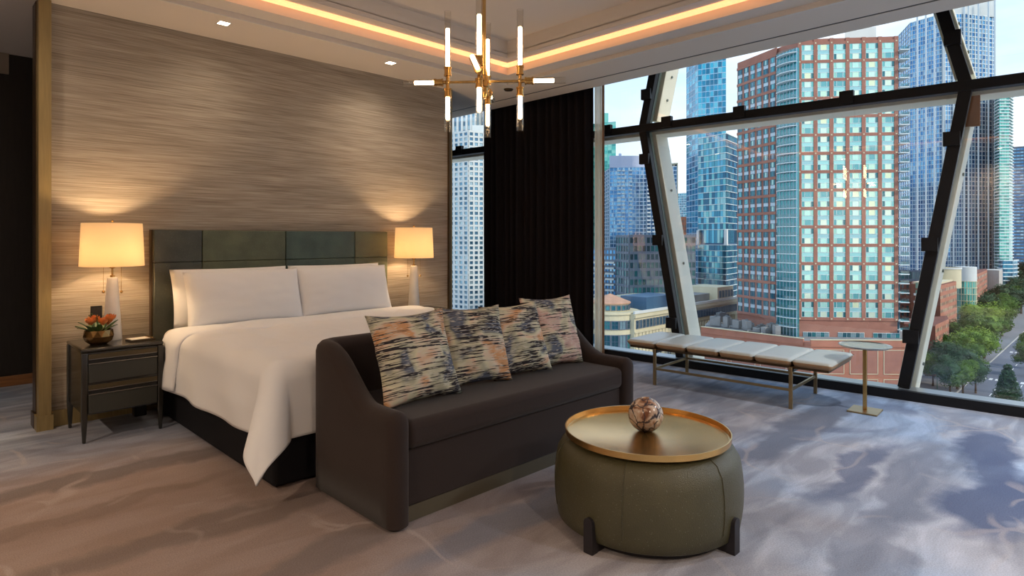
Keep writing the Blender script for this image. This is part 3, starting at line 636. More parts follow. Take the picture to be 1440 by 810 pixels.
def table_lamp(x, y, label):
    t = thing('table_lamp', label, 'lamp', (x, y, .6), 0, 'table lamps beside the bed')
    MB().lathe([(0, 0), (.057, 0), (.058, .006), (.032, .425), (.028, .43), (0, .43)], n=40).obj('lamp_body', 'alabaster', t, smooth=True)
    MB().lathe([(.014, .43), (.014, .445), (.006, .447), (.006, .49), (.018, .495), (.018, .54), (0, .54)], n=20).obj('stem', 'brass', t, smooth=True)
    MB().lathe([(.0, .54), (.02, .55), (.033, .59), (.028, .63), (0, .645)], n=20).obj('bulb', 'bulb', t, smooth='all')
    MB().lathe([(.192, .508), (.180, .803), (.1785, .803), (.1905, .508)], n=64, close=True).obj('lamp_shade', 'lamp_shade', t, smooth='all')
    hrp = MB().tube((0, 0, .64), (0, 0, .815), .003, n=8).lathe([(0, .81), (.008, .812), (.009, .82), (0, .83)], n=12)
    for k in range(3): a = k*2*PI/3; hrp.tube((0, 0, .797), (.18*math.cos(a), .18*math.sin(a), .797), .002, n=6)
    hrp.obj('harp', 'brass', t, smooth=True)
    for dx in (-.062, .062):
        # hang across the view so both show
        ux, uy = math.cos(YAW-PI/2), math.sin(YAW-PI/2)
        c = MB().tube((dx*ux, dx*uy, .33), (dx*ux, dx*uy, .53), .0012, n=6).obj('pull_chain', 'brass', t)
        MB().lathe([(0, .318), (.009, .324), (.009, .334), (0, .340)], (dx*ux*1.0, dx*uy*1.0, 0), 12).obj('chain_ball', 'brass', c, smooth='all')
    light('lamp_light', 'POINT', (0, 0, .66), LAMP_W, (1, .68, .38), parent=t, shadow_soft_size=.035)
    return t
table_lamp(1.035, 4.955, 'white cone table lamp with lit cream drum shade, left of the bed')
table_lamp(3.575, 4.955, 'white cone table lamp with lit drum shade, right of the bed by the window')

fb = thing('flower_bowl', 'gold faceted bowl with orange flowers and green leaves on the left nightstand', 'flower arrangement', (.925, 4.80, .6))
m = MB(); n_ = 12; rings = [(.045, 0), (.075, .022), (.088, .055), (.080, .095), (.074, .095), (.080, .055), (.0, .045)]
vs = []
for j, (r, z) in enumerate(rings): vs += [(r*math.cos((k+.5*(j % 2))*2*PI/n_), r*math.sin((k+.5*(j % 2))*2*PI/n_), z) for k in range(n_)]
fs = []
for j in range(len(rings)-1):
    for k in range(n_):
        a, b, c, d_2 = j*n_+k, j*n_+(k+1) % n_, (j+1)*n_+(k+1) % n_, (j+1)*n_+k
        fs += [(a, b, d_2), (b, c, d_2)] if j % 2 == 0 else [(a, b, c), (a, c, d_2)]
fs.append(tuple(range(n_-1, -1, -1))); m.add(vs, fs); m.obj('bowl', 'bowl_gold', fb)
def petal(m, c, dirv, up, L_, w_, curl=.5, mi=0):
    c, dirv, up = Vector(c), Vector(dirv).normalized(), Vector(up).normalized(); sd_ = dirv.cross(up).normalized(); up = sd_.cross(dirv)
    def fn(u, v):
        a = (u-.5)*2; ww = w_*math.sin(PI*min(1, v*.92+.06))**.7
        return tuple(c + dirv*(L_*v) + sd_*(a*ww) + up*(curl*L_*v*v + .25*w_*a*a))
    m.grid(fn, 4, 6, mi)
fl_pos = [(-.05, -.035, .135), (.015, -.045, .130), (.05, .0, .125), (-.02, .03, .14), (.055, -.055, .15)]
for c in fl_pos:
    m = MB(); rr = random.Random(hash(c) & 255)
    for k in range(8):
        a = k*2*PI/8+rr.random(); petal(m, c, (math.cos(a), math.sin(a), .5 + .5*(k % 2)), (0, 0, 1), .050, .021, .35)
    for k in range(4):
        a = k*PI/2; petal(m, c, (math.cos(a)*.4, math.sin(a)*.4, 1), (math.cos(a), math.sin(a), 0), .034, .014, -.2)
    m.obj('flower', 'petal', fb, smooth='all')
for k in range(15):
    a = random.random()*2*PI; r = .03+.03*random.random(); m = MB()
    petal(m, (r*math.cos(a), r*math.sin(a), .085), (math.cos(a)*.9, math.sin(a)*.9, .55+.9*random.random()), (0, 0, 1), .075+.03*random.random(), .018, -.25); m.obj('leaf', 'leaf', fb, smooth='all')
for k in range(4):
    a = random.random()*6.28; m = MB(); pts = [(.04*math.cos(a)*(1+q*.6), .04*math.sin(a)*(1+q*.6), .09+.11*math.sin(q*1.2)) for q in [i*.25 for i in range(7)]]; m.path(pts, .0025, 6).obj('stem', 'leaf', fb)
np_ = thing('notepad', 'white note sheet with pen in a slim bronze holder on the left nightstand', 'notepad', (1.165, 4.79, .6), .12)
MB().box(-.075, .075, -.052, .052, 0, .012).obj('holder', 'bronze', np_, bevel=.002); MB().box(-.068, .045, -.045, .045, .012, .015).obj('sheet', 'paper', np_)
MB().tube((.058, -.045, .016), (.058, .045, .016), .004, n=8).obj('pen', 'brass', np_)
o = thing('wall_outlet', 'black outlet plate on the wall behind the left lamp', 'outlet', (.993, PY-.001, .755))
MB().box(-.035, .035, -.008, 0, -.06, .06).obj('plate', 'black_plastic', o, bevel=.002)
MB().box(-.022, .022, -.011, -.008, -.04, .04).obj('socket_face', 'foot_black', o)
pa = thing('power_adapter', 'small black power box with a sagging cord under the left nightstand by the wall', 'adapter', (1.24, 5.12, 0))
MB().box(-.04, .04, -.035, .035, 0, .15).obj('box', 'black_plastic', pa, bevel=.008)
MB().path([(-.20, .08, .17), (-.18, .0, .12), (-.14, -.06, .10), (-.08, -.08, .10), (-.03, -.06, .11), (0, -.03, .13)], .008, 8).obj('power_cord', 'black_plastic', pa, smooth=True)
# ------------------------------------------------------------------ the city beyond the glass
GZ = -45.0
FW = Vector((math.cos(YAW), math.sin(YAW))); RW = Vector((FW.y, -FW.x))
def at(px, t):                                                  # bearing and depth of a far point, as plan coordinates
    v = FW*t + RW*((px-720)/862*t); return (v.x, v.y)
def zt(y, t): return EYE + (335-y)*t/862
mat('brick_red', (.34, .15, .11), .85, vary=.18, vscale=.4); mat('brick_orange', (.42, .17, .11), .85, vary=.2, vscale=.3); mat('brick_dark', (.20, .07, .05), .85, vary=.2, vscale=.3)
mat('stone_cream', (.62, .57, .40), .8, vary=.12, vscale=.3); mat('stone_white', (.62, .66, .66), .8, vary=.08, vscale=.2); mat('concrete', (.50, .48, .45), .85, vary=.15, vscale=.3)
mat('frame_white', (.66, .72, .74), .6); mat('frame_blue', (.42, .55, .70), .5); mat('frame_slate', (.10, .14, .20), .5); mat('core_dark', (.03, .06, .08), .5); mat('core_blue', (.05, .12, .22), .4)
mat('stripe_brown', (.30, .14, .10), .8); mat('roof_grey', (.28, .29, .30), .9, vary=.3, vscale=.3); mat('copper_roof', (.52, .30, .20), .7, vary=.2, vscale=.5); mat('asphalt', (.15, .17, .22), .9, vary=.2, vscale=.08)
mat('paving', (.21, .22, .24), .9, vary=.15, vscale=.3); mat('road_paint', (.75, .77, .78), .8); mat('bark', (.08, .05, .03), .9); mat('car_dark', (.02, .03, .04), .25, .3); mat('pole_green', (.05, .16, .12), .6)
mat('parapet_mauve', (.50, .56, .72), .7); mat('teal_glass', (.20, .62, .55), .2, .4); mat('mesh_grey', (.20, .21, .22), .6, .4)
pane_mat('pane_mint', [(.50, .80, .68), (.72, .84, .66), (.44, .74, .66), (.62, .82, .70), (.74, .82, .54), (.56, .80, .62), (.14, .40, .42)], .12, .45)
pane_mat('pane_mint_dark', [(.16, .48, .46), (.24, .58, .54), (.10, .36, .38), (.30, .62, .52), (.04, .18, .20)], .12, .5)
pane_mat('pane_lined', [(.03, .18, .30), (.06, .28, .38), (.12, .38, .44), (.02, .11, .20), (.22, .44, .50), (.08, .34, .50)], .1, .6)
pane_mat('pane_wing', [(.06, .30, .36), (.10, .40, .46), (.03, .16, .22), (.28, .50, .50), (.08, .22, .30)], .12, .5)
thin_glass('rail_glass', (.55, .80, .82), 1.5, 2.5)
mat('spandrel_pale', (.42, .54, .62), .4)
pane_mat('pane_teal_light', [(.28, .60, .60), (.34, .66, .64), (.30, .55, .58)], .25, .3)
pane_mat('pane_teal_dark', [(.02, .12, .17), (.03, .20, .24), (.05, .26, .30), (.02, .09, .13), (.22, .36, .42)], .1, .5)
pane_mat('pane_blue', [(.06, .24, .50), (.10, .32, .60), (.16, .40, .62), (.04, .17, .38), (.26, .46, .64)], .1, .6)
pane_mat('pane_sky', [(.03, .30, .48), (.05, .38, .56), (.02, .22, .38), (.12, .46, .60), (.02, .16, .28)], .08, .7)
pane_mat('pane_steel', [(.08, .20, .32), (.14, .30, .42), (.05, .14, .22), (.24, .40, .50), (.36, .50, .56)], .1, .55)
pane_mat('pane_brown', [(.30, .17, .12), (.42, .36, .24), (.16, .16, .14), (.50, .46, .32)], .3, .15)
pane_mat('pane_green', [(.10, .50, .44), (.16, .58, .50), (.05, .32, .30), (.28, .64, .54)], .12, .5)
mat('foliage', (.12, .21, .035), .7, color2=(.035, .085, .018), vscale=.9, spec=.2); mat('foliage_pale', (.22, .33, .04), .7, color2=(.07, .15, .02), vscale=.5, spec=.2); mat('foliage_dark', (.045, .10, .045), .7, color2=(.015, .04, .022), vscale=.5, spec=.2)

class Tower:
    def __init__(s, name, label, foot, ztop, body, pane='pane_blue', frame='frame_white', cat='building', z0=GZ, depth=26):
        """foot: visible plan points, left to right as seen; the back is closed away from us"""
        s.c = foot[0]; s.root = thing(name, label, cat, (s.c[0], s.c[1], z0)); s.z0 = z0
        s.foot = foot; s.zt = ztop; s.pane, s.frame = pane, frame; s.P = MB(); s.F = MB()
        cen = Vector(((foot[0][0]+foot[-1][0])/2, (foot[0][1]+foot[-1][1])/2)); aw = cen.normalized()*depth
        pts = list(foot) + [(foot[-1][0]+aw.x, foot[-1][1]+aw.y), (foot[0][0]+aw.x, foot[0][1]+aw.y)]
        s.pts = [(x-s.c[0], y-s.c[1]) for x, y in pts]
        MB().poly(s.pts, 0, ztop-z0).obj('body', body, s.root)
    def L(s, x, y, z): return (x-s.c[0], y-s.c[1], z-s.z0)
    def face(s, i, za, zb, cols, rows, pw=.7, ph=.6, d=.35, fin=True, band=True, sub=1, endf=True, j=None):
        A, B = Vector(s.foot[i]), Vector(s.foot[i+1 if j is None else j]); t = (B-A); Ln = t.length; t.normalize(); n = Vector((t.y, -t.x))
        if n.dot(-A) < 0: n = -n
        cw, rh = Ln/cols, (zb-za)/rows
        def q(M, u0, u1, w0, w1, n0, n1, box=True):
            pa, pb = A+t*u0, A+t*u1
            if box:
                vs = [s.L(*(p+n*k), z) for z in (w0, w1) for k in (n0, n1) for p in (pa, pb)]
                M.add(vs, [(0, 2, 3, 1), (4, 5, 7, 6), (0, 1, 5, 4), (2, 6, 7, 3), (0, 4, 6, 2), (1, 3, 7, 5)])
            else: M.add([s.L(*(pa+n*n1), w0), s.L(*(pb+n*n1), w0), s.L(*(pb+n*n1), w1), s.L(*(pa+n*n1), w1)], [(0, 1, 2, 3)])
        for r in range(rows):
            for c in range(cols):
                g = cw*(1-pw)/2; gw = cw*pw/sub
                for k in range(sub): q(s.P, c*cw+g+k*gw+.04, c*cw+g+(k+1)*gw-.04, za+rh*(r+(1-ph)), za+rh*(r+1), 0, .05+.02*(k % 2), False)
        if band:
            for r in range(rows+1): q(s.F, 0, Ln, za+rh*r-(0 if r else 0), za+rh*(r+(1-ph)), 0, d)
        if fin:
            for c in range(cols+1):
                g = cw*(1-pw)/2; u0, u1 = max(0, c*cw-g), min(Ln, c*cw+g)
                q(s.F, u0, u1, za, zb, 0, d*(1.15 if band else 1))
        return A, t, n, cw, rh
    def done(s):
        if s.P.v: s.P.obj('window_panes', s.pane, s.root, fix=False, stuff=True)
        if s.F.v: s.F.obj('window_frames', s.frame, s.root, fix=False, stuff=True)
        return s.root
    def block(s, name, px0, px1, t, z0, z1, dd, mt, parent=None):
        a, b = Vector(at(px0, t)), Vector(at(px1, t)); w = a.normalized()*dd
        return MB().poly([(p.x-s.c[0], p.y-s.c[1]) for p in (a, b, b+w, a+w)], z0-s.z0, z1-s.z0).obj(name, mt, parent or s.root)

# ground, streets
gr = MB().box(20, 1500, -900, 1500, GZ-1, GZ-.02).obj('ground', 'paving'); struct(gr)
MB().box(60, 1400, 12.5, 35.8, GZ-.02, GZ+.01).obj('roadway', 'asphalt', gr); MB().box(205, 222, -300, 300, GZ-.02, GZ+.014).obj('cross_street', 'asphalt', gr)
for (y0, y1) in ((35.8, 36.2), (12.1, 12.5)): MB().box(222, 1400, y0, y1, GZ-.02, GZ+.22).obj('kerb', 'concrete', gr)
ln = MB().box(0, 4, -.12, .12, 0, .03).mesh('lane_dash', 'road_paint')
for k in range(26):
    for y in (23.3, 28.5): share(ln, 'lane_dash', gr, (226+k*10, y, GZ+.01))
zb = MB().box(0, 3.0, -.45, .45, 0, .03).mesh('crosswalk_bar', 'road_paint')
for X_ in (207, 252, 318):
    for k in range(13): share(zb, 'crosswalk_bar', gr, (X_, 14+k*1.6, GZ+.016))
MB().box(204.6, 205, 12, 35, GZ, GZ+.03).box(211.4, 211.8, 12, 35, GZ, GZ+.03).obj('stop_line', 'road_paint', gr)

# white gridded tower seen left of the curtain, striped tower behind it
T = Tower('office_tower', 'white gridded tower with square blue windows, seen left of the black curtain', [at(560, 385), at(659, 350), at(770, 375)], zt(183, 350), 'stone_white', 'pane_steel', 'stone_white')
T.face(0, GZ+2, zt(186, 350), 16, 37, .62, .60, .45); T.face(1, GZ+2, zt(186, 350), 17, 37, .66, .62, .45); T.done()
T.block('roof_block', 664, 700, 372, T.zt, zt(176, 372), 20, 'stone_white')
T = Tower('striped_tower', 'tower with brown and white vertical stripes rising behind the white gridded tower', [at(600, 470), at(740, 455)], 150, 'stripe_brown', 'pane_steel', 'stone_white')
T.face(0, GZ+100, 149, 22, 30, .55, .95, .8, band=False); T.done()
# teal tower
T = Tower('glass_tower', 'pale turquoise glass tower beside the beige curtain edge', [at(800, 520), at(866, 500)], zt(171, 500), 'core_dark', 'pane_green', 'teal_glass')
T.face(0, GZ, zt(172, 500), 12, 50, .93, .88, .2); T.block('upper_block', 845, 855.5, 512, T.zt, zt(159, 512), 25, 'teal_glass'); T.done()
# balcony apartment tower left of the first brace
T = Tower('apartment_tower', 'blue-grey apartment tower with pale roof parapet behind the left window brace', [at(850, 448), at(857.5, 425), at(952, 420)], zt(236, 425), 'core_blue', 'pane_blue', 'frame_blue')
T.face(1, GZ, zt(236, 425), 18, 36, .86, .82, .35, sub=2); T.face(0, GZ, zt(238, 425), 3, 36, .8, .8, .35)
T.done(); T.block('roof_parapet', 857, 941, 424, zt(236, 425), zt(219, 424), 40, 'parapet_mauve'); T.block('roof_plant', 870, 874, 430, zt(219, 424), zt(214, 424), 8, 'parapet_mauve')
m = MB(); A, Bv = Vector(T.foot[1]), Vector(T.foot[2]); t_ = (Bv-A).normalized(); n_2 = Vector((t_.y, -t_.x)); n_2 = -n_2 if n_2.dot(-A) < 0 else n_2
for r in range(36):
    z_ = GZ+(T.zt-GZ)*r/36
    for u in (6.2, 9.2, 14.2, 26.5, 30.0, 38.5):
        p0, p1 = A+t_*(u-1.1), A+t_*(u+1.1)
        m.add([T.L(*(p+n_2*k), z) for z in (z_, z_+1.0) for k in (.3, 1.3) for p in (p0, p1)], [(0, 2, 3, 1), (4, 5, 7, 6), (0, 1, 5, 4), (2, 6, 7, 3), (0, 4, 6, 2), (1, 3, 7, 5)])
m.obj('balconies', 'frame_white', T.root, stuff=True, fix=False)
T = Tower('slim_tower', 'slim brown-banded tower right of the left window brace, far off', [at(930, 520), at(943, 505), at(953.5, 500)], zt(231, 500), 'frame_slate', 'pane_steel', 'stone_cream')
T.face(1, GZ, zt(231, 500), 2, 34, .72, .62, .5); T.done()
T = Tower('blue_slab_tower', 'narrow blue glass tower top showing just right of the left window brace', [at(925, 600), at(942, 590)], zt(212, 590), 'core_blue', 'pane_blue', 'frame_blue'); T.face(0, GZ, T.zt, 5, 50, .8, .8, .3); T.done()
T = Tower('distant_tower', 'far pale teal tower between the slim banded tower and the blue glass tower', [at(951, 700), at(966, 690)], zt(273, 700), 'core_dark', 'pane_sky', 'frame_white'); T.face(0, GZ, T.zt, 6, 36, .8, .7, .3); T.done()
T = Tower('brick_block', 'small far orange brick building low between two towers', [at(948, 560), at(966, 556)], zt(305, 560), 'brick_orange', 'pane_brown', 'brick_orange'); T.face(0, GZ, T.zt-3, 5, 14, .5, .5, .2); T.done()
# lower blocks near the curtain
T = Tower('balcony_block', 'grey apartment block with white balconies low beside the beige curtain', [at(825, 330), at(866, 322)], zt(352, 322), 'frame_slate', 'pane_blue', 'frame_slate')
T.face(0, GZ, T.zt, 9, 13, .7, .6, .3); m = MB()
A, Bv = Vector(T.foot[0]), Vector(T.foot[1]); t_ = (Bv-A).normalized(); n_2 = Vector((t_.y, -t_.x)); n_2 = -n_2 if n_2.dot(-A) < 0 else n_2
for r in range(12):
    for u in (1.5, 5, 8.6, 12.1, 14.6):
        z_ = GZ+1+r*2.9; p0, p1 = A+t_*(u-1.2), A+t_*(u+1.2)
        m.add([T.L(*(p+n_2*k), z) for z in (z_, z_+1.0) for k in (.3, 1.4) for p in (p0, p1)], [(0, 2, 3, 1), (4, 5, 7, 6), (0, 1, 5, 4), (2, 6, 7, 3), (0, 4, 6, 2), (1, 3, 7, 5)])
m.obj('balconies', 'stone_white', T.root, stuff=True, fix=False); T.done()
T = Tower('teal_office', 'low dark teal glass office behind the cream stone building', [at(867, 300), at(885, 284), at(978, 290)], zt(334, 284), 'core_dark', 'pane_teal_dark', 'frame_slate', depth=12)
T.face(0, GZ, T.zt, 5, 12, .8, .7, .3); T.face(1, GZ, T.zt, 16, 12, .78, .66, .3); T.done()

# cream stone building with a rotunda: windows one by one
CB = thing('stone_building', 'low cream stone building with a copper-domed rotunda, beyond the bench', 'building', (*at(892, 205), GZ))
cb = Vector(at(892, 205)); topz = zt(442, 205)-GZ; Lc = 78
MB().box(0, Lc, 0, 45, 0, topz).obj('body', 'stone_cream', CB); MB().box(-.3, Lc+.3, -.7, 0, topz-1.3, topz-.3).box(-.2, Lc, -.4, 0, topz-6.4, topz-5.9).obj('cornice', 'stone_cream', CB)
MB().box(-.2, Lc, -.35, .3, topz, topz+.9).obj('parapet', 'stone_white', CB)
def winmesh(w_, h_, fr, gl, cross=True, dpt=.25):
    m = MB().box(-w_/2, w_/2, -.02, .02, 0, h_, 1); f = .12
    for q in ((-w_/2-f, -w_/2+f, -f, h_+f), (w_/2-f, w_/2+f, -f, h_+f)): m.box(q[0], q[1], -dpt, .02, q[2], q[3])
    m.box(-w_/2, w_/2, -dpt, .02, -f, f).box(-w_/2, w_/2, -dpt, .02, h_-f, h_+f)
    if cross: m.box(-.05, .05, -dpt*.6, .02, 0, h_).box(-w_/2, w_/2, -dpt*.6, .02, h_*.55-.05, h_*.55+.05)
    return m.mesh('window', [fr, gl])
w1 = winmesh(1.25, 2.6, 'frame_slate', 'pane_teal_dark'); w2 = winmesh(1.4, 3.0, 'frame_slate', 'pane_teal_dark')
for k in range(36): share(w1, 'window', CB, (1.6+k*2.1, -.06, topz-4.9))
pil = MB().box(-.25, .25, -.35, 0, 0, topz-6.6).mesh('pilaster', 'stone_cream')
for k in range(36): share(pil, 'pilaster', CB, (.6+k*2.1, 0, 0))
for r in range(2):
    for k in range(12): share(w2, 'window', CB, (3+k*6.3, -.06, topz-11.5-r*5.5))
rc, rr_ = Vector(at(858, 214))-cb, 9.5
MB().lathe([(rr_, 0), (rr_, topz-.2), (rr_+.5, topz-.2), (rr_+.5, topz+.5), (0, topz+.5)], (rc.x, rc.y, 0), 40).obj('rotunda', 'stone_cream', CB)
MB().lathe([(6.5, topz+.5), (6.5, topz+3.0), (7.1, topz+3.0), (7.1, topz+3.4), (0, topz+6.2)], (rc.x, rc.y, 0), 36).obj('dome', 'copper_roof', CB)
MB().lathe([(6.56, topz+.5), (6.56, topz+3.0)], (rc.x, rc.y, 0), 36).obj('drum_wall', 'stone_cream', CB)
w3 = winmesh(2.3, 2.7, 'frame_slate', 'pane_teal_dark'); w4 = winmesh(2.4, 4.8, 'frame_slate', 'pane_teal_dark'); w5 = winmesh(1.3, 1.5, 'frame_slate', 'pane_teal_dark', False)
for k in range(12):
    a = -PI*1.02+k*PI/11*1.0; dx, dy = math.cos(a), math.sin(a)
    share(w3, 'window', CB, (rc.x+dx*(rr_+.05), rc.y+dy*(rr_+.05), topz-5.0), (0, 0, a+PI/2)); share(w4, 'window', CB, (rc.x+dx*(rr_+.05), rc.y+dy*(rr_+.05), topz-11.8), (0, 0, a+PI/2))
    share(w5, 'window', CB, (rc.x+dx*6.58, rc.y+dy*6.58, topz+1.0), (0, 0, a+PI/2))
MB().box(12, 30, 3, 14, topz, topz+4.6).obj('roof_plant', 'core_blue', CB); MB().box(34, 60, 4, 16, topz, topz+3).obj('roof_plant', 'roof_grey', CB); MB().box(60, 74, .5, 14, topz, topz+5.5).obj('end_pavilion', 'stone_cream', CB)
for k in range(5): share(w1, 'window', CB, (62+k*2.6, .44, topz+1.4))

# tall glass tower and the glass block with white floor lines before it
T = Tower('blue_glass_tower', 'tall sky-blue glass tower running out of view above the left window', [at(965.5, 372), at(981.5, 352), at(1021, 345)], zt(-150, 350), 'core_blue', 'pane_sky', 'frame_blue')
T.face(0, GZ+10, T.zt, 4, 72, .92, .86, .12); T.face(1, GZ+10, T.zt, 7, 72, .93, .90, .12); T.done()
T = Tower('lined_glass_block', 'dark glass block with thin white floor lines left of the red brick tower', [at(982, 312), at(1021, 296), at(1037.5, 312)], zt(188, 296), 'core_blue', 'pane_lined', 'frame_white')
zh0, zh1 = zt(345, 296), zt(323, 296)
for i, c in ((0, 5), (1, 3)): T.face(i, zh0, zh1, c, 1, .92, .86, .15, fin=False, band=False, sub=2)
for i, c in ((0, 5), (1, 3)):
    T.face(i, GZ, zh0, c, 15, .95, .90, .35, fin=False, sub=2); T.face(i, zh1, T.zt, c, 15, .95, .90, .35, fin=False, sub=2)
m = MB()
for p in (T.foot[0], T.foot[1], T.foot[2]): v = Vector(p)*.997; m.box(v.x-T.c[0]-.7, v.x-T.c[0]+.7, v.y-T.c[1]-.7, v.y-T.c[1]+.7, zh0-GZ, zh1-GZ)
m.obj('open_floor_column', 'frame_white', T.root); T.done()

# red brick tower: bays, balconies one by one
tl, tr = 192, 189
RB = Tower('brick_tower', 'big red brick tower with mint glazed bays and stacked corner balconies, centre of the view', [at(1037, 218), at(1092, 200), at(1093.5, 201), at(1122, 192), at(1262, 189)], zt(54, 191), 'brick_red', depth=40)
A, Bv = Vector(at(1122, 192)), Vector(at(1262, 189)); t_ = (Bv-A).normalized(); n_2 = Vector((t_.y, -t_.x)); n_2 = -n_2 if n_2.dot(-A) < 0 else n_2; Lf = (Bv-A).length
rotf = math.atan2(t_.y, t_.x)
bw, bh = 3.70, 4.78; pitchx = (Lf-.9)/6; pitchz = 5.73
def bay(w_, h_, gl, sp, frm='frame_white', side='pane_mint_dark'):
    m = MB(); fr = 0
    m.box(-w_/2, w_/2, -.05, .05, 0, h_, 0)
    hh = h_*.37; xs = (-.5, -.26, .24, .5)
    for z in (.0, h_-hh):
        for k_, (a, b) in enumerate(zip(xs, xs[1:])): m.add([(a*w_+.05, -.12, z+.07), (b*w_-.05, -.12, z+.07), (b*w_-.05, -.12, z+hh-.07), (a*w_+.05, -.12, z+hh-.07)], [(0, 1, 2, 3)], 1 if k_ == 1 else 3)
    m.add([(-w_/2, -.09, hh), (w_/2, -.09, hh), (w_/2, -.09, h_-hh), (-w_/2, -.09, h_-hh)], [(0, 1, 2, 3)], 2)
    for x in xs:
        m.box(x*w_-.05, x*w_+.05, -.2, 0, 0, hh).box(x*w_-.05, x*w_+.05, -.2, 0, h_-hh, h_)
    for z in (0, hh, h_-hh, h_): m.box(-w_/2, w_/2, -.2, 0, z-.05, z+.05)
    return m.mesh('window_bay', [frm, gl, sp, side], fix=False)
bay_f = bay(bw, bh, 'pane_mint', 'pane_teal_light'); ztop1 = zt(62.5, 191)
m = MB()
def fp(u, n, z): p = A+t_*u+n_2*n; return RB.L(p.x, p.y, z)
def fbox(m, u0, u1, z0, z1, n0, n1): m.add([fp(u, k, z) for z in (z0, z1) for k in (n0, n1) for u in (u0, u1)], [(0, 2, 3, 1), (4, 5, 7, 6), (0, 1, 5, 4), (2, 6, 7, 3), (0, 4, 6, 2), (1, 3, 7, 5)])
for c in range(6):
    for r in range(15): share(bay_f, 'window_bay', RB.root, fp(.55+pitchx*(c+.5), .02, ztop1-r*pitchz-bh), (0, 0, rotf))
for c in range(7): fbox(m, pitchx*c-.12+.0, pitchx*c+1.1-.1, ztop1-15*pitchz, ztop1+1.9, -.1, .35)
for r in range(16): fbox(m, 0, Lf, ztop1-r*pitchz+(.0), ztop1-r*pitchz+pitchz-bh, -.1, .28)
m.obj('brick_grid', 'brick_red', RB.root)
m = MB()
for c in range(7):
    for r in range(16):
        u, z = pitchx*c+.43, ztop1-r*pitchz+.47; fbox(m, u-.2, u+.2, z-.2, z+.2, .3, .42)
m.obj('stone_bosses', 'stone_cream', RB.root, stuff=True, fix=False)
# floor of long windows below the bays
lw = MB().box(-3.9, 3.9, -.1, .05, 0, 2.7)
for k in range(6): lw.add([(-3.85+k*1.29, -.14, .1), (-3.85+k*1.29+1.2, -.14, .1), (-3.85+k*1.29+1.2, -.14, 2.6), (-3.85+k*1.29, -.14, 2.6)], [(0, 1, 2, 3)], 1)
lw = lw.mesh('long_window', ['frame_white', 'pane_teal_dark'], fix=False)
for k in range(3): share(lw, 'long_window', RB.root, fp(5.4+k*10.4, .1, zt(480, 190)), (0, 0, rotf))
# left wing
A2, B2 = Vector(at(1037, 218)), Vector(at(1092, 200)); t2 = (B2-A2).normalized(); n2 = Vector((t2.y, -t2.x)); n2 = -n2 if n2.dot(-A2) < 0 else n2; L2 = (B2-A2).length
bay_l = bay(L2/6*.66, bh, 'pane_wing', 'spandrel_pale', 'frame_slate', 'pane_teal_dark'); m = MB()
for c in range(6):
    for r in range(15):
        p = A2+t2*(L2/6*(c+.5))+n2*.03; share(bay_l, 'window_bay', RB.root, RB.L(p.x, p.y, ztop1-r*pitchz-bh-1.0), (0, 0, math.atan2(t2.y, t2.x)))
for r in range(16):
    vs = [RB.L(*(A2+t2*u+n2*k), z) for z in (ztop1-r*pitchz-1.0, ztop1-r*pitchz-1.0+.9) for k in (0, .3) for u in (0, L2)]
    m.add(vs, [(0, 2, 3, 1), (4, 5, 7, 6), (0, 1, 5, 4), (2, 6, 7, 3), (0, 4, 6, 2), (1, 3, 7, 5)])
m.obj('brick_bands', 'brick_red', RB.root)
# curved balcony stack between the wings, and balconies at the right edge
cA, cB = Vector(at(1093.5, 199)), Vector(at(1121.5, 191)); ctr = (cA+cB)/2; tb = (cB-cA).normalized(); nb = Vector((tb.y, -tb.x)); nb = -nb if nb.dot(-cA) < 0 else nb; hl_ = (cB-cA).length/2
def arc(r0, n=8): return [(-hl_+2*hl_*k/n, r0*(1-(2*k/n-1)**2)**.5 if 0 < k < n else 0) for k in range(n+1)]
bs = MB(); pts = arc(1.9); bs.poly(pts+[(hl_, -.6), (-hl_, -.6)], 0, .22)
bs = bs.mesh('balcony', 'frame_white'); rl = MB()
for (a, b) in zip(pts, pts[1:]): rl.add([(*a, .28), (*b, .28), (*b, 1.3), (*a, 1.3)], [(0, 1, 2, 3)])
rl = rl.mesh('balcony_rail', 'rail_glass', fix=False); rb_ = math.atan2(tb.y, tb.x) + (PI if Vector((-math.sin(math.atan2(tb.y, tb.x)), math.cos(math.atan2(tb.y, tb.x)))).dot(nb) < 0 else 0)
MB().poly([(ctr.x-RB.c[0]+tb.x*u+nb.x*k, ctr.y-RB.c[1]+tb.y*u+nb.y*k) for u, k in ((-hl_, -.6), (hl_, -.6), (hl_, .25), (-hl_, .25))], 2, ztop1-GZ-1).obj('balcony_glazing', 'pane_teal_dark', RB.root)
m = MB()
for k in range(7):
    u = -hl_+2*hl_*k/6; m.tube((ctr.x-RB.c[0]+tb.x*u+nb.x*.3, ctr.y-RB.c[1]+tb.y*u+nb.y*.3, 2), (ctr.x-RB.c[0]+tb.x*u+nb.x*.3, ctr.y-RB.c[1]+tb.y*u+nb.y*.3, ztop1-GZ-1), .12, n=4)
m.obj('door_frame', 'frame_blue', RB.root)
for r in range(31):
    z = ztop1+.6-r*pitchz/2; b = share(bs, 'balcony', RB.root, RB.L(ctr.x+nb.x*.3, ctr.y+nb.y*.3, z-3), (0, 0, rb_)); share(rl, 'balcony_rail', b)
sb = MB().box(0, 2.7, -3.2, 1.2, 0, .25).mesh('side_balcony', 'frame_white'); sr_ = MB().box(.1, 2.6, -3.15, -3.1, .25, 1.2).box(2.55, 2.6, -3.1, 1.1, .25, 1.2).mesh('side_rail', 'rail_glass')
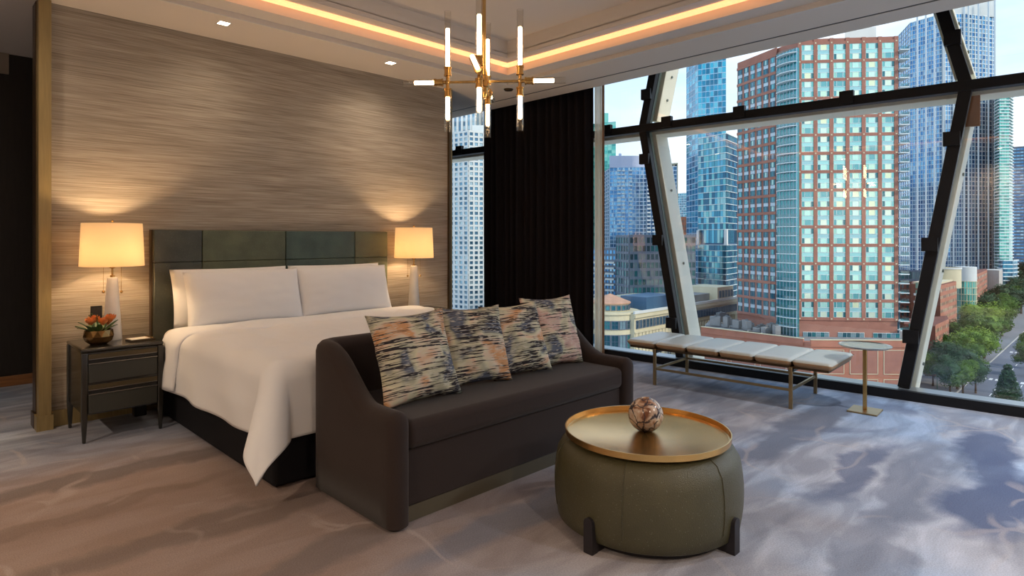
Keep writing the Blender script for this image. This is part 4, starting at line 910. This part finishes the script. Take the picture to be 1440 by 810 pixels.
MB().poly([(fp(u, k, 0)[0], fp(u, k, 0)[1]) for u, k in ((Lf, -.5), (Lf+1.0, -1.0), (Lf+1.0, -16), (Lf, -16))], 2, ztop1-GZ-1).obj('side_glazing', 'pane_teal_dark', RB.root)
for r in range(31):
    z = ztop1+.2-r*pitchz/2; b = share(sb, 'side_balcony', RB.root, fp(Lf, -1.5, z-3), (0, 0, rotf)); share(sr_, 'side_rail', b)
MB().poly([(RB.L(*at(px, t), 0)[0], RB.L(*at(px, t), 0)[1]) for px, t in ((1188, 205), (1232, 205), (1232, 215), (1188, 215))], RB.zt-GZ, zt(38, 205)-GZ).obj('roof_house', 'stone_white', RB.root)

# brick podium and its roof
pz = zt(482, 181)
PD = Tower('brick_podium', 'low red brick podium with cream-outlined panels in front of the brick tower', [at(986, 208), at(1130, 183), at(1140, 181), at(1288, 180)], pz, 'brick_orange', depth=26)
A3, B3 = Vector(at(1140, 181)), Vector(at(1288, 180)); t3 = (B3-A3).normalized(); n3 = Vector((t3.y, -t3.x)); n3 = -n3 if n3.dot(-A3) < 0 else n3
def p3(u, n, z): p = A3+t3*u+n3*n; return PD.L(p.x, p.y, z)
pl_ = MB(); w_, h_ = 8.2, 7.2
for q in ((0, w_, 0, .16), (0, w_, h_-.16, h_), (0, .16, 0, h_), (w_-.16, w_, 0, h_)): pl_.box(q[0], q[1], -.12, 0, q[2], q[3], 0)
pl_.box(.16, w_-.16, -.04, 0, .16, h_-.16, 1); pl_ = pl_.mesh('wall_panel', ['stone_cream', 'brick_red'])
for c in range(3):
    for r in range(3): share(pl_, 'wall_panel', PD.root, p3(1.5+c*9.8, .02, pz-9.2-r*8.6), (0, 0, math.atan2(t3.y, t3.x)))
A4, B4 = Vector(at(986, 208)), Vector(at(1130, 183)); t4 = (B4-A4).normalized(); n4 = Vector((t4.y, -t4.x)); n4 = -n4 if n4.dot(-A4) < 0 else n4; L4 = (B4-A4).length
for c in range(int(L4/9.8)):
    for r in range(2):
        p = A4+t4*(1+c*9.8)+n4*.02; share(pl_, 'wall_panel', PD.root, PD.L(p.x, p.y, pz-11.2-r*8.6), (0, 0, math.atan2(t4.y, t4.x)))
m = MB()
for (Ax, tx, nx, Lx) in ((A3, t3, n3, (B3-A3).length), (A4, t4, n4, L4)):
    vs = [PD.L(*(Ax+tx*u+nx*k), z) for z in (pz-1.2, pz+.8) for k in (-.35, .25) for u in (0, Lx)]
    m.add(vs, [(0, 2, 3, 1), (4, 5, 7, 6), (0, 1, 5, 4), (2, 6, 7, 3), (0, 4, 6, 2), (1, 3, 7, 5)])
m.obj('parapet', 'brick_orange', PD.root)
m = MB()
for (Ax, tx, nx, Lx) in ((A3, t3, n3, (B3-A3).length), (A4, t4, n4, L4)):
    vs = [PD.L(*(Ax+tx*u+nx*k), z) for z in (pz+.8, pz+1.0) for k in (-.45, .35) for u in (0, Lx)]
    m.add(vs, [(0, 2, 3, 1), (4, 5, 7, 6), (0, 1, 5, 4), (2, 6, 7, 3), (0, 4, 6, 2), (1, 3, 7, 5)])
m.obj('coping', 'stone_cream', PD.root)
MB().poly([(PD.L(*at(px, t), 0)[0], PD.L(*at(px, t), 0)[1]) for px, t in ((988, 209.5), (1130, 184.5), (1285, 182), (1285, 204), (1120, 210), (1000, 236))], pz-GZ, pz-GZ+.12).obj('roof_deck', 'roof_grey', PD.root)
rr3 = random.Random(5); first = None
ULAB = ['leftmost grey machine on the brick podium roof', 'grey box machine at the rear left of the podium roof', 'dark machine second from left along the podium parapet', 'grey machine left of the middle, set back from the parapet', 'dark machine near the middle of the podium roof', 'tall machine in the middle of the podium roof', 'machine right of the middle by the parapet', 'grey machine close under the brick tower wing', 'dark machine fourth from the right end of the roof', 'grey machine third from the right end of the roof', 'dark machine next to last at the right', 'grey machine last at the right by the balcony stack', 'small dark machine at the roof corner under the balconies', 'farthest machine on the podium roof, behind the others']
for k, (px, t) in enumerate([(1006, 214), (1014, 222), (1022, 211), (1028, 218), (1036, 208), (1043, 211), (1050, 204), (1057, 207), (1064, 200), (1071, 203), (1078, 197), (1085, 198), (1092, 193), (1018, 230)]):
    x, y = at(px, t); u_ = thing('rooftop_unit', ULAB[k], 'machine', (x, y, pz+.12), rr3.random()*3, 'machines on the podium roof')
    w_, h_ = 1.0+rr3.random(), 1.6+rr3.random()*2.4
    MB().box(-w_, w_, -.8, .8, .2, h_).obj('casing', 'mesh_grey' if k % 2 else 'roof_grey', u_, bevel=.05); MB().lathe([(.5, h_), (.55, h_+.35), (0, h_+.35)], n=12).obj('fan_cowl', 'mesh_grey', u_); MB().tube((w_, 0, .6), (w_+1.5, .3, .6), .12, n=8).tube((w_+1.5, .3, .6), (w_+1.5, .3, 0), .12, n=8).obj('duct', 'concrete', u_)

# big blue finned tower on the right
T = Tower('finned_tower', 'huge blue glass tower with white vertical ribs behind the right window brace', [at(1264, 470), at(1280, 443), at(1325, 425), at(1356, 425), at(1400, 432)], zt(20, 425), 'core_blue', 'pane_blue', 'frame_white')
T.face(0, GZ, T.zt, 5, 66, .88, .86, .3, band=True); T.face(1, GZ, T.zt, 12, 66, .88, .86, .3); T.face(2, GZ, T.zt, 8, 66, .84, .84, .3); T.face(3, GZ, T.zt, 9, 66, .82, .82, .35); T.done()
m = MB()
for i, px in enumerate((1290, 1302, 1314, 1327, 1341, 1356, 1362, 1376, 1390, 1399)):
    a = Vector(at(px, 424)); m.box(a.x-T.c[0]-.5, a.x-T.c[0]+.5, a.y-T.c[1]-.5, a.y-T.c[1]+.5, 0, T.zt-GZ+(1 if px < 1350 else 12))
m.obj('rib', 'frame_white', T.root)
T.block('crown', 1325, 1399, 430, T.zt, zt(-14, 430), 35, 'stone_white')
T = Tower('banded_tower', 'narrow tower with white balcony bands right of the huge ribbed tower', [at(1399, 412), at(1405, 403), at(1419, 403), at(1424, 412)], zt(124, 403), 'core_dark', 'pane_green', 'frame_white')
for i, c in ((0, 2), (1, 4), (2, 2)): T.face(i, GZ, T.zt, c, 70, .9, .72, .7, fin=False)
T.done()
T = Tower('curved_base_block', 'lower blue glass block with white bands at the foot of the banded tower', [at(1404, 388), at(1410, 380), at(1424, 380), at(1431, 388)], zt(367, 380), 'core_blue', 'pane_sky', 'frame_white', depth=12)
for i, c in ((0, 2), (1, 4), (2, 2)): T.face(i, GZ, T.zt, c, 13, .9, .76, .7, fin=False)
T.done()
T = Tower('navy_tower', 'dark navy tower at the right edge of the view', [at(1424, 520), at(1500, 500)], zt(208, 515), 'frame_slate', 'pane_blue', 'frame_slate')
T.face(0, GZ, T.zt, 14, 44, .9, .45, .3, fin=False); T.done()

# mid-rise group along the street
mid = [
 ('rear_teal_block', 'low dark teal block behind the mid-rise brick buildings', [at(1262, 330), at(1304, 320)], zt(383, 320), 'core_blue', 'pane_teal_dark', 'frame_slate', ((0, 8, 6, .9, .8),)),
 ('dark_brick_block', 'dark red brick wall building directly right of the brick tower', [at(1266, 262), at(1302, 255)], zt(401, 258), 'brick_dark', 'pane_teal_dark', 'brick_dark', ((0, 5, 9, .5, .5),))]
for nm, lb, ft, z_, bd, pn, fr, fcs in mid:
    T = Tower(nm, lb, ft, z_, bd, pn, fr, depth=20)
    for i, c, r, pw, ph in fcs: T.face(i, GZ, z_, c, r, pw, ph, .3)
    T.done()
def balconies_on(T, i, z0, z1, n, u0, u1, d=1.5, mt='frame_white'):
    A, B = Vector(T.foot[i]), Vector(T.foot[i+1]); t = (B-A); Ln = t.length; t.normalize(); nn = Vector((t.y, -t.x)); nn = -nn if nn.dot(-A) < 0 else nn
    sl = MB().box(0, (u1-u0)*Ln, -.2, d, 0, .22).box(0, (u1-u0)*Ln, d-.08, d, .35, .9).mesh('balcony', mt)
    an = math.atan2(t.y, t.x); flip = Vector((-math.sin(an), math.cos(an))).dot(nn) < 0
    for k in range(n):
        p = A+t*Ln*(u1 if flip else u0); share(sl, 'balcony', T.root, T.L(p.x, p.y, z0+(z1-z0)*k/n+.1), (0, 0, an+PI if flip else an))
# upper brick mid-rise: front faces us, side runs along the street
K = Vector(at(1322, 235)); ka = Vector((K.x, K.y+9.5)); kb = Vector((K.x+32, K.y))
T = Tower('brick_midrise', 'orange and red brick mid-rise with green glazed balconies along the street', [ka[:], K[:], kb[:]], zt(401, 235), 'brick_dark', 'pane_green', 'brick_orange', depth=18)
g = MB(); 
for r in range(10):
    for k in range(3): g.add([T.L(K.x-.08, K.y+3.0+k*1.7, GZ+2.9*r+.6), T.L(K.x-.08, K.y+4.6+k*1.7, GZ+2.9*r+.6), T.L(K.x-.08, K.y+4.6+k*1.7, GZ+2.9*r+2.7), T.L(K.x-.08, K.y+3.0+k*1.7, GZ+2.9*r+2.7)], [(0, 1, 2, 3)])
g.obj('balcony_doors', 'pane_green', T.root, fix=False, stuff=True); T.P = MB(); T.face(1, GZ, T.zt-1.6, 12, 10, .66, .46, .08); T.pane = 'pane_brown'; T.done()
balconies_on(T, 0, GZ, T.zt-1.5, 9, .12, .68)
MB().poly([(T.L(K.x+x, K.y+y, 0)[0], T.L(K.x+x, K.y+y, 0)[1]) for x, y in ((1, 1), (31, 1), (31, 9), (1, 9))], T.zt-GZ, T.zt-GZ+.7).obj('roof_edge', 'stone_cream', T.root)
K2 = Vector(at(1315, 205)); T = Tower('brick_lower_wing', 'lower red brick wing with glass balconies in front of the mid-rise', [(K2.x, K2.y+9), K2[:], (K2.x+22, K2.y)], zt(459, 205), 'brick_dark', 'pane_brown', 'brick_orange', depth=16)
T.face(1, GZ, T.zt-1, 8, 6, .66, .46, .08); g = MB()
for r in range(6):
    for k in range(3): g.add([T.L(K2.x-.08, K2.y+3.2+k*1.5, GZ+2.9*r+.5), T.L(K2.x-.08, K2.y+4.6+k*1.5, GZ+2.9*r+.5), T.L(K2.x-.08, K2.y+4.6+k*1.5, GZ+2.9*r+2.6), T.L(K2.x-.08, K2.y+3.2+k*1.5, GZ+2.9*r+2.6)], [(0, 1, 2, 3)])
g.obj('balcony_doors', 'pane_green', T.root, fix=False, stuff=True); T.done(); balconies_on(T, 0, GZ, T.zt-.5, 6, .10, .68)
# cream drum, glazed round tower, brick and concrete blocks further along
def drum(name, label, px, t, r, z0, z1, mt):
    x, y = at(px, t); o = thing(name, label, 'building', (x, y, z0)); MB().lathe([(r, 0), (r, z1-z0), (r-.5, z1-z0), (r-.5, z1-z0-.6), (0, z1-z0-.6)], n=40).obj('drum_wall', mt, o, smooth=True); MB().lathe([(r+.2, z1-z0-.6), (r+.2, z1-z0+.1), (r, z1-z0+.1)], n=40, close=True).obj('rim', 'stone_white', o); return o
drum('roof_drum', 'cream round rooftop drum on the brick mid-rise', 1331, 262, 5.2, zt(401, 262)-1, zt(376, 262), 'stone_cream')
x, y = at(1358, 282); rt = thing('round_glass_tower', 'round mint-glazed tower with a plain cream cap along the street', 'building', (x, y, GZ)); r_ = 4.0; ht = zt(375, 282)-GZ; hg = zt(395, 282)-GZ
MB().lathe([(r_, hg), (r_+.15, hg), (r_+.15, ht), (0, ht)], n=40).obj('cap', 'stone_white', rt); MB().lathe([(r_-.1, 0), (r_-.1, hg)], n=40, close=True).obj('core', 'core_dark', rt)
P_, F_ = MB(), MB(); nf = 9
for k in range(24):
    a0, a1 = k*2*PI/24, (k+1)*2*PI/24; F_.tube((r_*math.cos(a0), r_*math.sin(a0), 0), (r_*math.cos(a0), r_*math.sin(a0), hg), .16 if k % 2 else .08, n=6, cap=False)
    for f in range(nf):
        z = hg*f/nf; P_.add([(r_*math.cos(a0), r_*math.sin(a0), z), (r_*math.cos(a1), r_*math.sin(a1), z), (r_*math.cos(a1), r_*math.sin(a1), z+hg/nf-.1), (r_*math.cos(a0), r_*math.sin(a0), z+hg/nf-.1)], [(0, 1, 2, 3)])
for f in range(nf+1): F_.lathe([(r_, hg*f/nf-.12), (r_+.35, hg*f/nf-.12), (r_+.35, hg*f/nf+.12), (r_, hg*f/nf+.12)], n=32, close=True)
P_.obj('window_panes', 'pane_green', rt, fix=False, stuff=True); F_.obj('window_frames', 'stone_cream', rt, fix=False, stuff=True)
K3 = Vector(at(1373, 300)); T = Tower('far_brick_block', 'narrow orange brick block right of the round mint tower', [(K3.x, K3.y+8), K3[:], at(1388, 345)], zt(386, 300), 'brick_dark', 'pane_brown', 'brick_orange', depth=18); T.face(1, GZ, T.zt-1.5, 9, 10, .66, .46, .08); T.done()
T = Tower('concrete_block', 'plain pale grey concrete block above the street trees', [at(1386, 356), at(1405, 350), at(1410, 360)], zt(381, 350), 'concrete', 'pane_brown', 'concrete', depth=18)
T.face(0, GZ, T.zt, 7, 3, .96, .97, .12); T.P = MB(); T.done()
T = Tower('shore_block', 'far hazy blue block closing the end of the street', [at(1405, 640), at(1470, 640)], zt(352, 640), 'frame_slate', 'pane_blue', 'frame_slate', depth=30); T.face(0, GZ, T.zt, 10, 10, .8, .5, .3); T.done()

# trees: three crowns built once, then copied
def tree_proto(seed, mt, cone=False, nl=4200):
    r = random.Random(seed); m = MB(); blobs = []
    if cone: blobs = [((0, 0, 1.5+k*1.15), 2.6-k*.33) for k in range(7)]
    else:
        for k in range(11):
            a = r.random()*2*PI; q = 2.6*math.sqrt(r.random()); z = 5.2+r.random()*4.8; blobs.append(((q*math.cos(a), q*math.sin(a), z), 1.5+.9*r.random()))
        blobs.append(((0, 0, 7.2), 3.0))
    for (c, rad) in blobs:
        b = bmesh.new(); bmesh.ops.create_icosphere(b, subdivisions=2, radius=rad*.72)
        for v in b.verts: v.co *= 1+.28*noise.noise(v.co*1.3+Vector(c))
        o = len(m.v); m.v += [(v.co.x+c[0], v.co.y+c[1], v.co.z*(.9 if not cone else .45)+c[2]) for v in b.verts]; m.f += [tuple(v.index+o for v in f.verts) for f in b.faces]; m.m += [0]*len(b.faces); b.free()
    for k in range(nl):
        c, rad = r.choice(blobs); d = Vector((r.gauss(0, 1), r.gauss(0, 1), r.gauss(0, 1)*(1 if not cone else .5))).normalized(); p = Vector(c)+d*rad*(.62+.50*r.random())
        u = Vector((r.gauss(0, 1), r.gauss(0, 1), r.gauss(0, 1))).normalized(); w = u.orthogonal().normalized(); s_ = .16+.16*r.random()
        m.add([p-u*s_, p+w*s_*.5, p+u*s_, p-w*s_*.5], [(0, 1, 2, 3)])
    crown = m.mesh('crown', mt, fix=False)
    tk = MB().tube((0, 0, 0), (0, 0, 6.5 if not cone else 8), .28, .12, n=8)
    if not cone:
        for k in range(5): a = k*1.3; tk.tube((0, 0, 3.2+k*.4), (1.7*math.cos(a), 1.7*math.sin(a), 6.5+k*.3), .12, .05, n=6)
    return crown, tk.mesh('trunk', 'bark')
protos = {'g': tree_proto(1, 'foliage'), 'p': tree_proto(2, 'foliage_pale'), 'd': tree_proto(3, 'foliage_dark'), 'c': tree_proto(4, 'foliage_dark', True), 'g2': tree_proto(9, 'foliage')}
def tree(px, t, kind, sc, label, group='street trees'):
    px += 6 if t < 250 else (10 if px < 1420 else 0)
    sc *= 1.0 if t < 250 else 1.12
    x, y = at(px, t); o = thing('street_tree', label, 'tree', (x, y, GZ), px*.7, group)
    for nm, me in zip(('crown', 'trunk'), protos[kind]): share(me, nm, o, scale=(sc*1.32, sc*1.32, sc*1.15) if kind != 'c' else (sc*1.3,)*3)
for a in (
 (1322, 196, 'd', 1.0, 'dark leafy tree at the left foot of the brick wing, nearest the window sill'), (1340, 188, 'd', 1.05, 'dull green tree standing over the near pavement'), (1356, 197, 'g', .95, 'mid green tree at the near street corner'),
 (1334, 213, 'g2', 1.0, 'green tree in front of the lower brick wing'), (1350, 214, 'p', 1.15, 'bright yellow-green tree in front of the brick mid-rise'), (1368, 213, 'p', 1.2, 'broad bright green tree overhanging the left kerb'),
 (1344, 234, 'g', 1.15, 'green tree close against the mid-rise wall'), (1362, 238, 'g2', 1.3, 'tall green tree below the round mint tower'), (1378, 236, 'g', 1.3, 'green tree leaning over the road, in the middle of the row'),
 (1371, 262, 'p', 1.35, 'bright tree in front of the far brick block'), (1387, 262, 'g', 1.35, 'full green tree by the kerb further along'), (1383, 292, 'd', 1.35, 'dark tree below the concrete block'), (1399, 290, 'g2', 1.4, 'dark green tree at the kerb beside the concrete block'),
 (1394, 325, 'd', 1.4, 'dark tree far along the row'), (1408, 325, 'd', 1.45, 'shaded tree near the second crossing'), (1404, 350, 'g', 1.35, 'hazy tree toward the street end'), (1411, 368, 'd', 1.3, 'last dark tree of the left row'), (1436, 376, 'd', 1.5, 'big dark tree closing the street'), (1440, 445, 'd', 2.0, 'dark tree mass under the navy tower'),
 (1306, 192, 'g', .8, 'small green tree beside the brick podium corner'), (1330, 178, 'd', .9, 'dark green tree cut off by the window sill'), (1348, 176, 'g2', .9, 'dusty green tree just above the window sill'), (1366, 183, 'd', .8, 'dark tree by the crosswalk'),
 (1442, 205, 'g', .9, 'green tree at the right edge of the view across the road'), (1450, 216, 'g2', 1.0, 'second green tree at the right edge of the view'), (1411, 168, 'c', 1.0, 'pointed dark conifer on the near side of the road')):
    tree(*a)
def pole(px, t, h, mt, arm, label):
    x, y = at(px, t); o = thing('street_lamp', label, 'street lamp', (x, y, GZ)); MB().tube((0, 0, 0), (0, 0, h), .12, .07, n=10).obj('pole', mt, o)
    if arm: MB().path([(0, 0, h), (-.3, 1.0, h+.8), (-.9, 2.3, h+1.2), (-1.3, 3.4, h+1.25)], .06, 8).obj('arm', mt, o); MB().box(-1.7, -1.2, 3.2, 4.2, h+1.12, h+1.28).obj('lamp_head', mt, o)
    else: MB().lathe([(0, h), (.22, h+.1), (.26, h+.5), (0, h+.7)], n=12).obj('lamp_head', mt, o)
pole(1318, 188, 7.5, 'pole_green', False, 'green street lamp post in front of the near trees'); pole(1411, 178, 8.0, 'mesh_grey', True, 'curved street lamp arching over the road')
def car(x, y, rot, mt, label):
    c = thing('car', label, 'car', (x, y, GZ+.01), rot, 'cars on the road'); m = MB()
    prof = [(-2.2, .35), (-2.2, .95), (-1.9, 1.05), (-1.3, 1.5), (.6, 1.52), (1.25, 1.05), (2.1, .9), (2.2, .4)]
    m.add([(x_, s_*.88*(1 if z < 1.2 else .82), z) for s_ in (-1, 1) for x_, z in prof], [tuple(range(8)), tuple(range(15, 7, -1))]+[(k, (k+1) % 8, 8+(k+1) % 8, 8+k) for k in range(8)])
    m.obj('car_body', mt, c, bevel=.06)
    MB().box(-1.75, 1.0, -.80, .80, 1.08, 1.42).obj('windows', 'pane_steel', c)
    wh = MB().tube((0, -.12, 0), (0, .12, 0), .34, n=16).mesh('wheel', 'foot_black')
    for sx in (-1.35, 1.35):
        for sy in (-.82, .82): share(wh, 'wheel', c, (sx, sy, .34))
x, y = at(1431, 181); car(x, y, 0, 'car_dark', 'dark car on the road at the right edge of the view')
x, y = at(1437, 268); car(x, y, 0, 'core_blue', 'small far dark car near the second crossing')
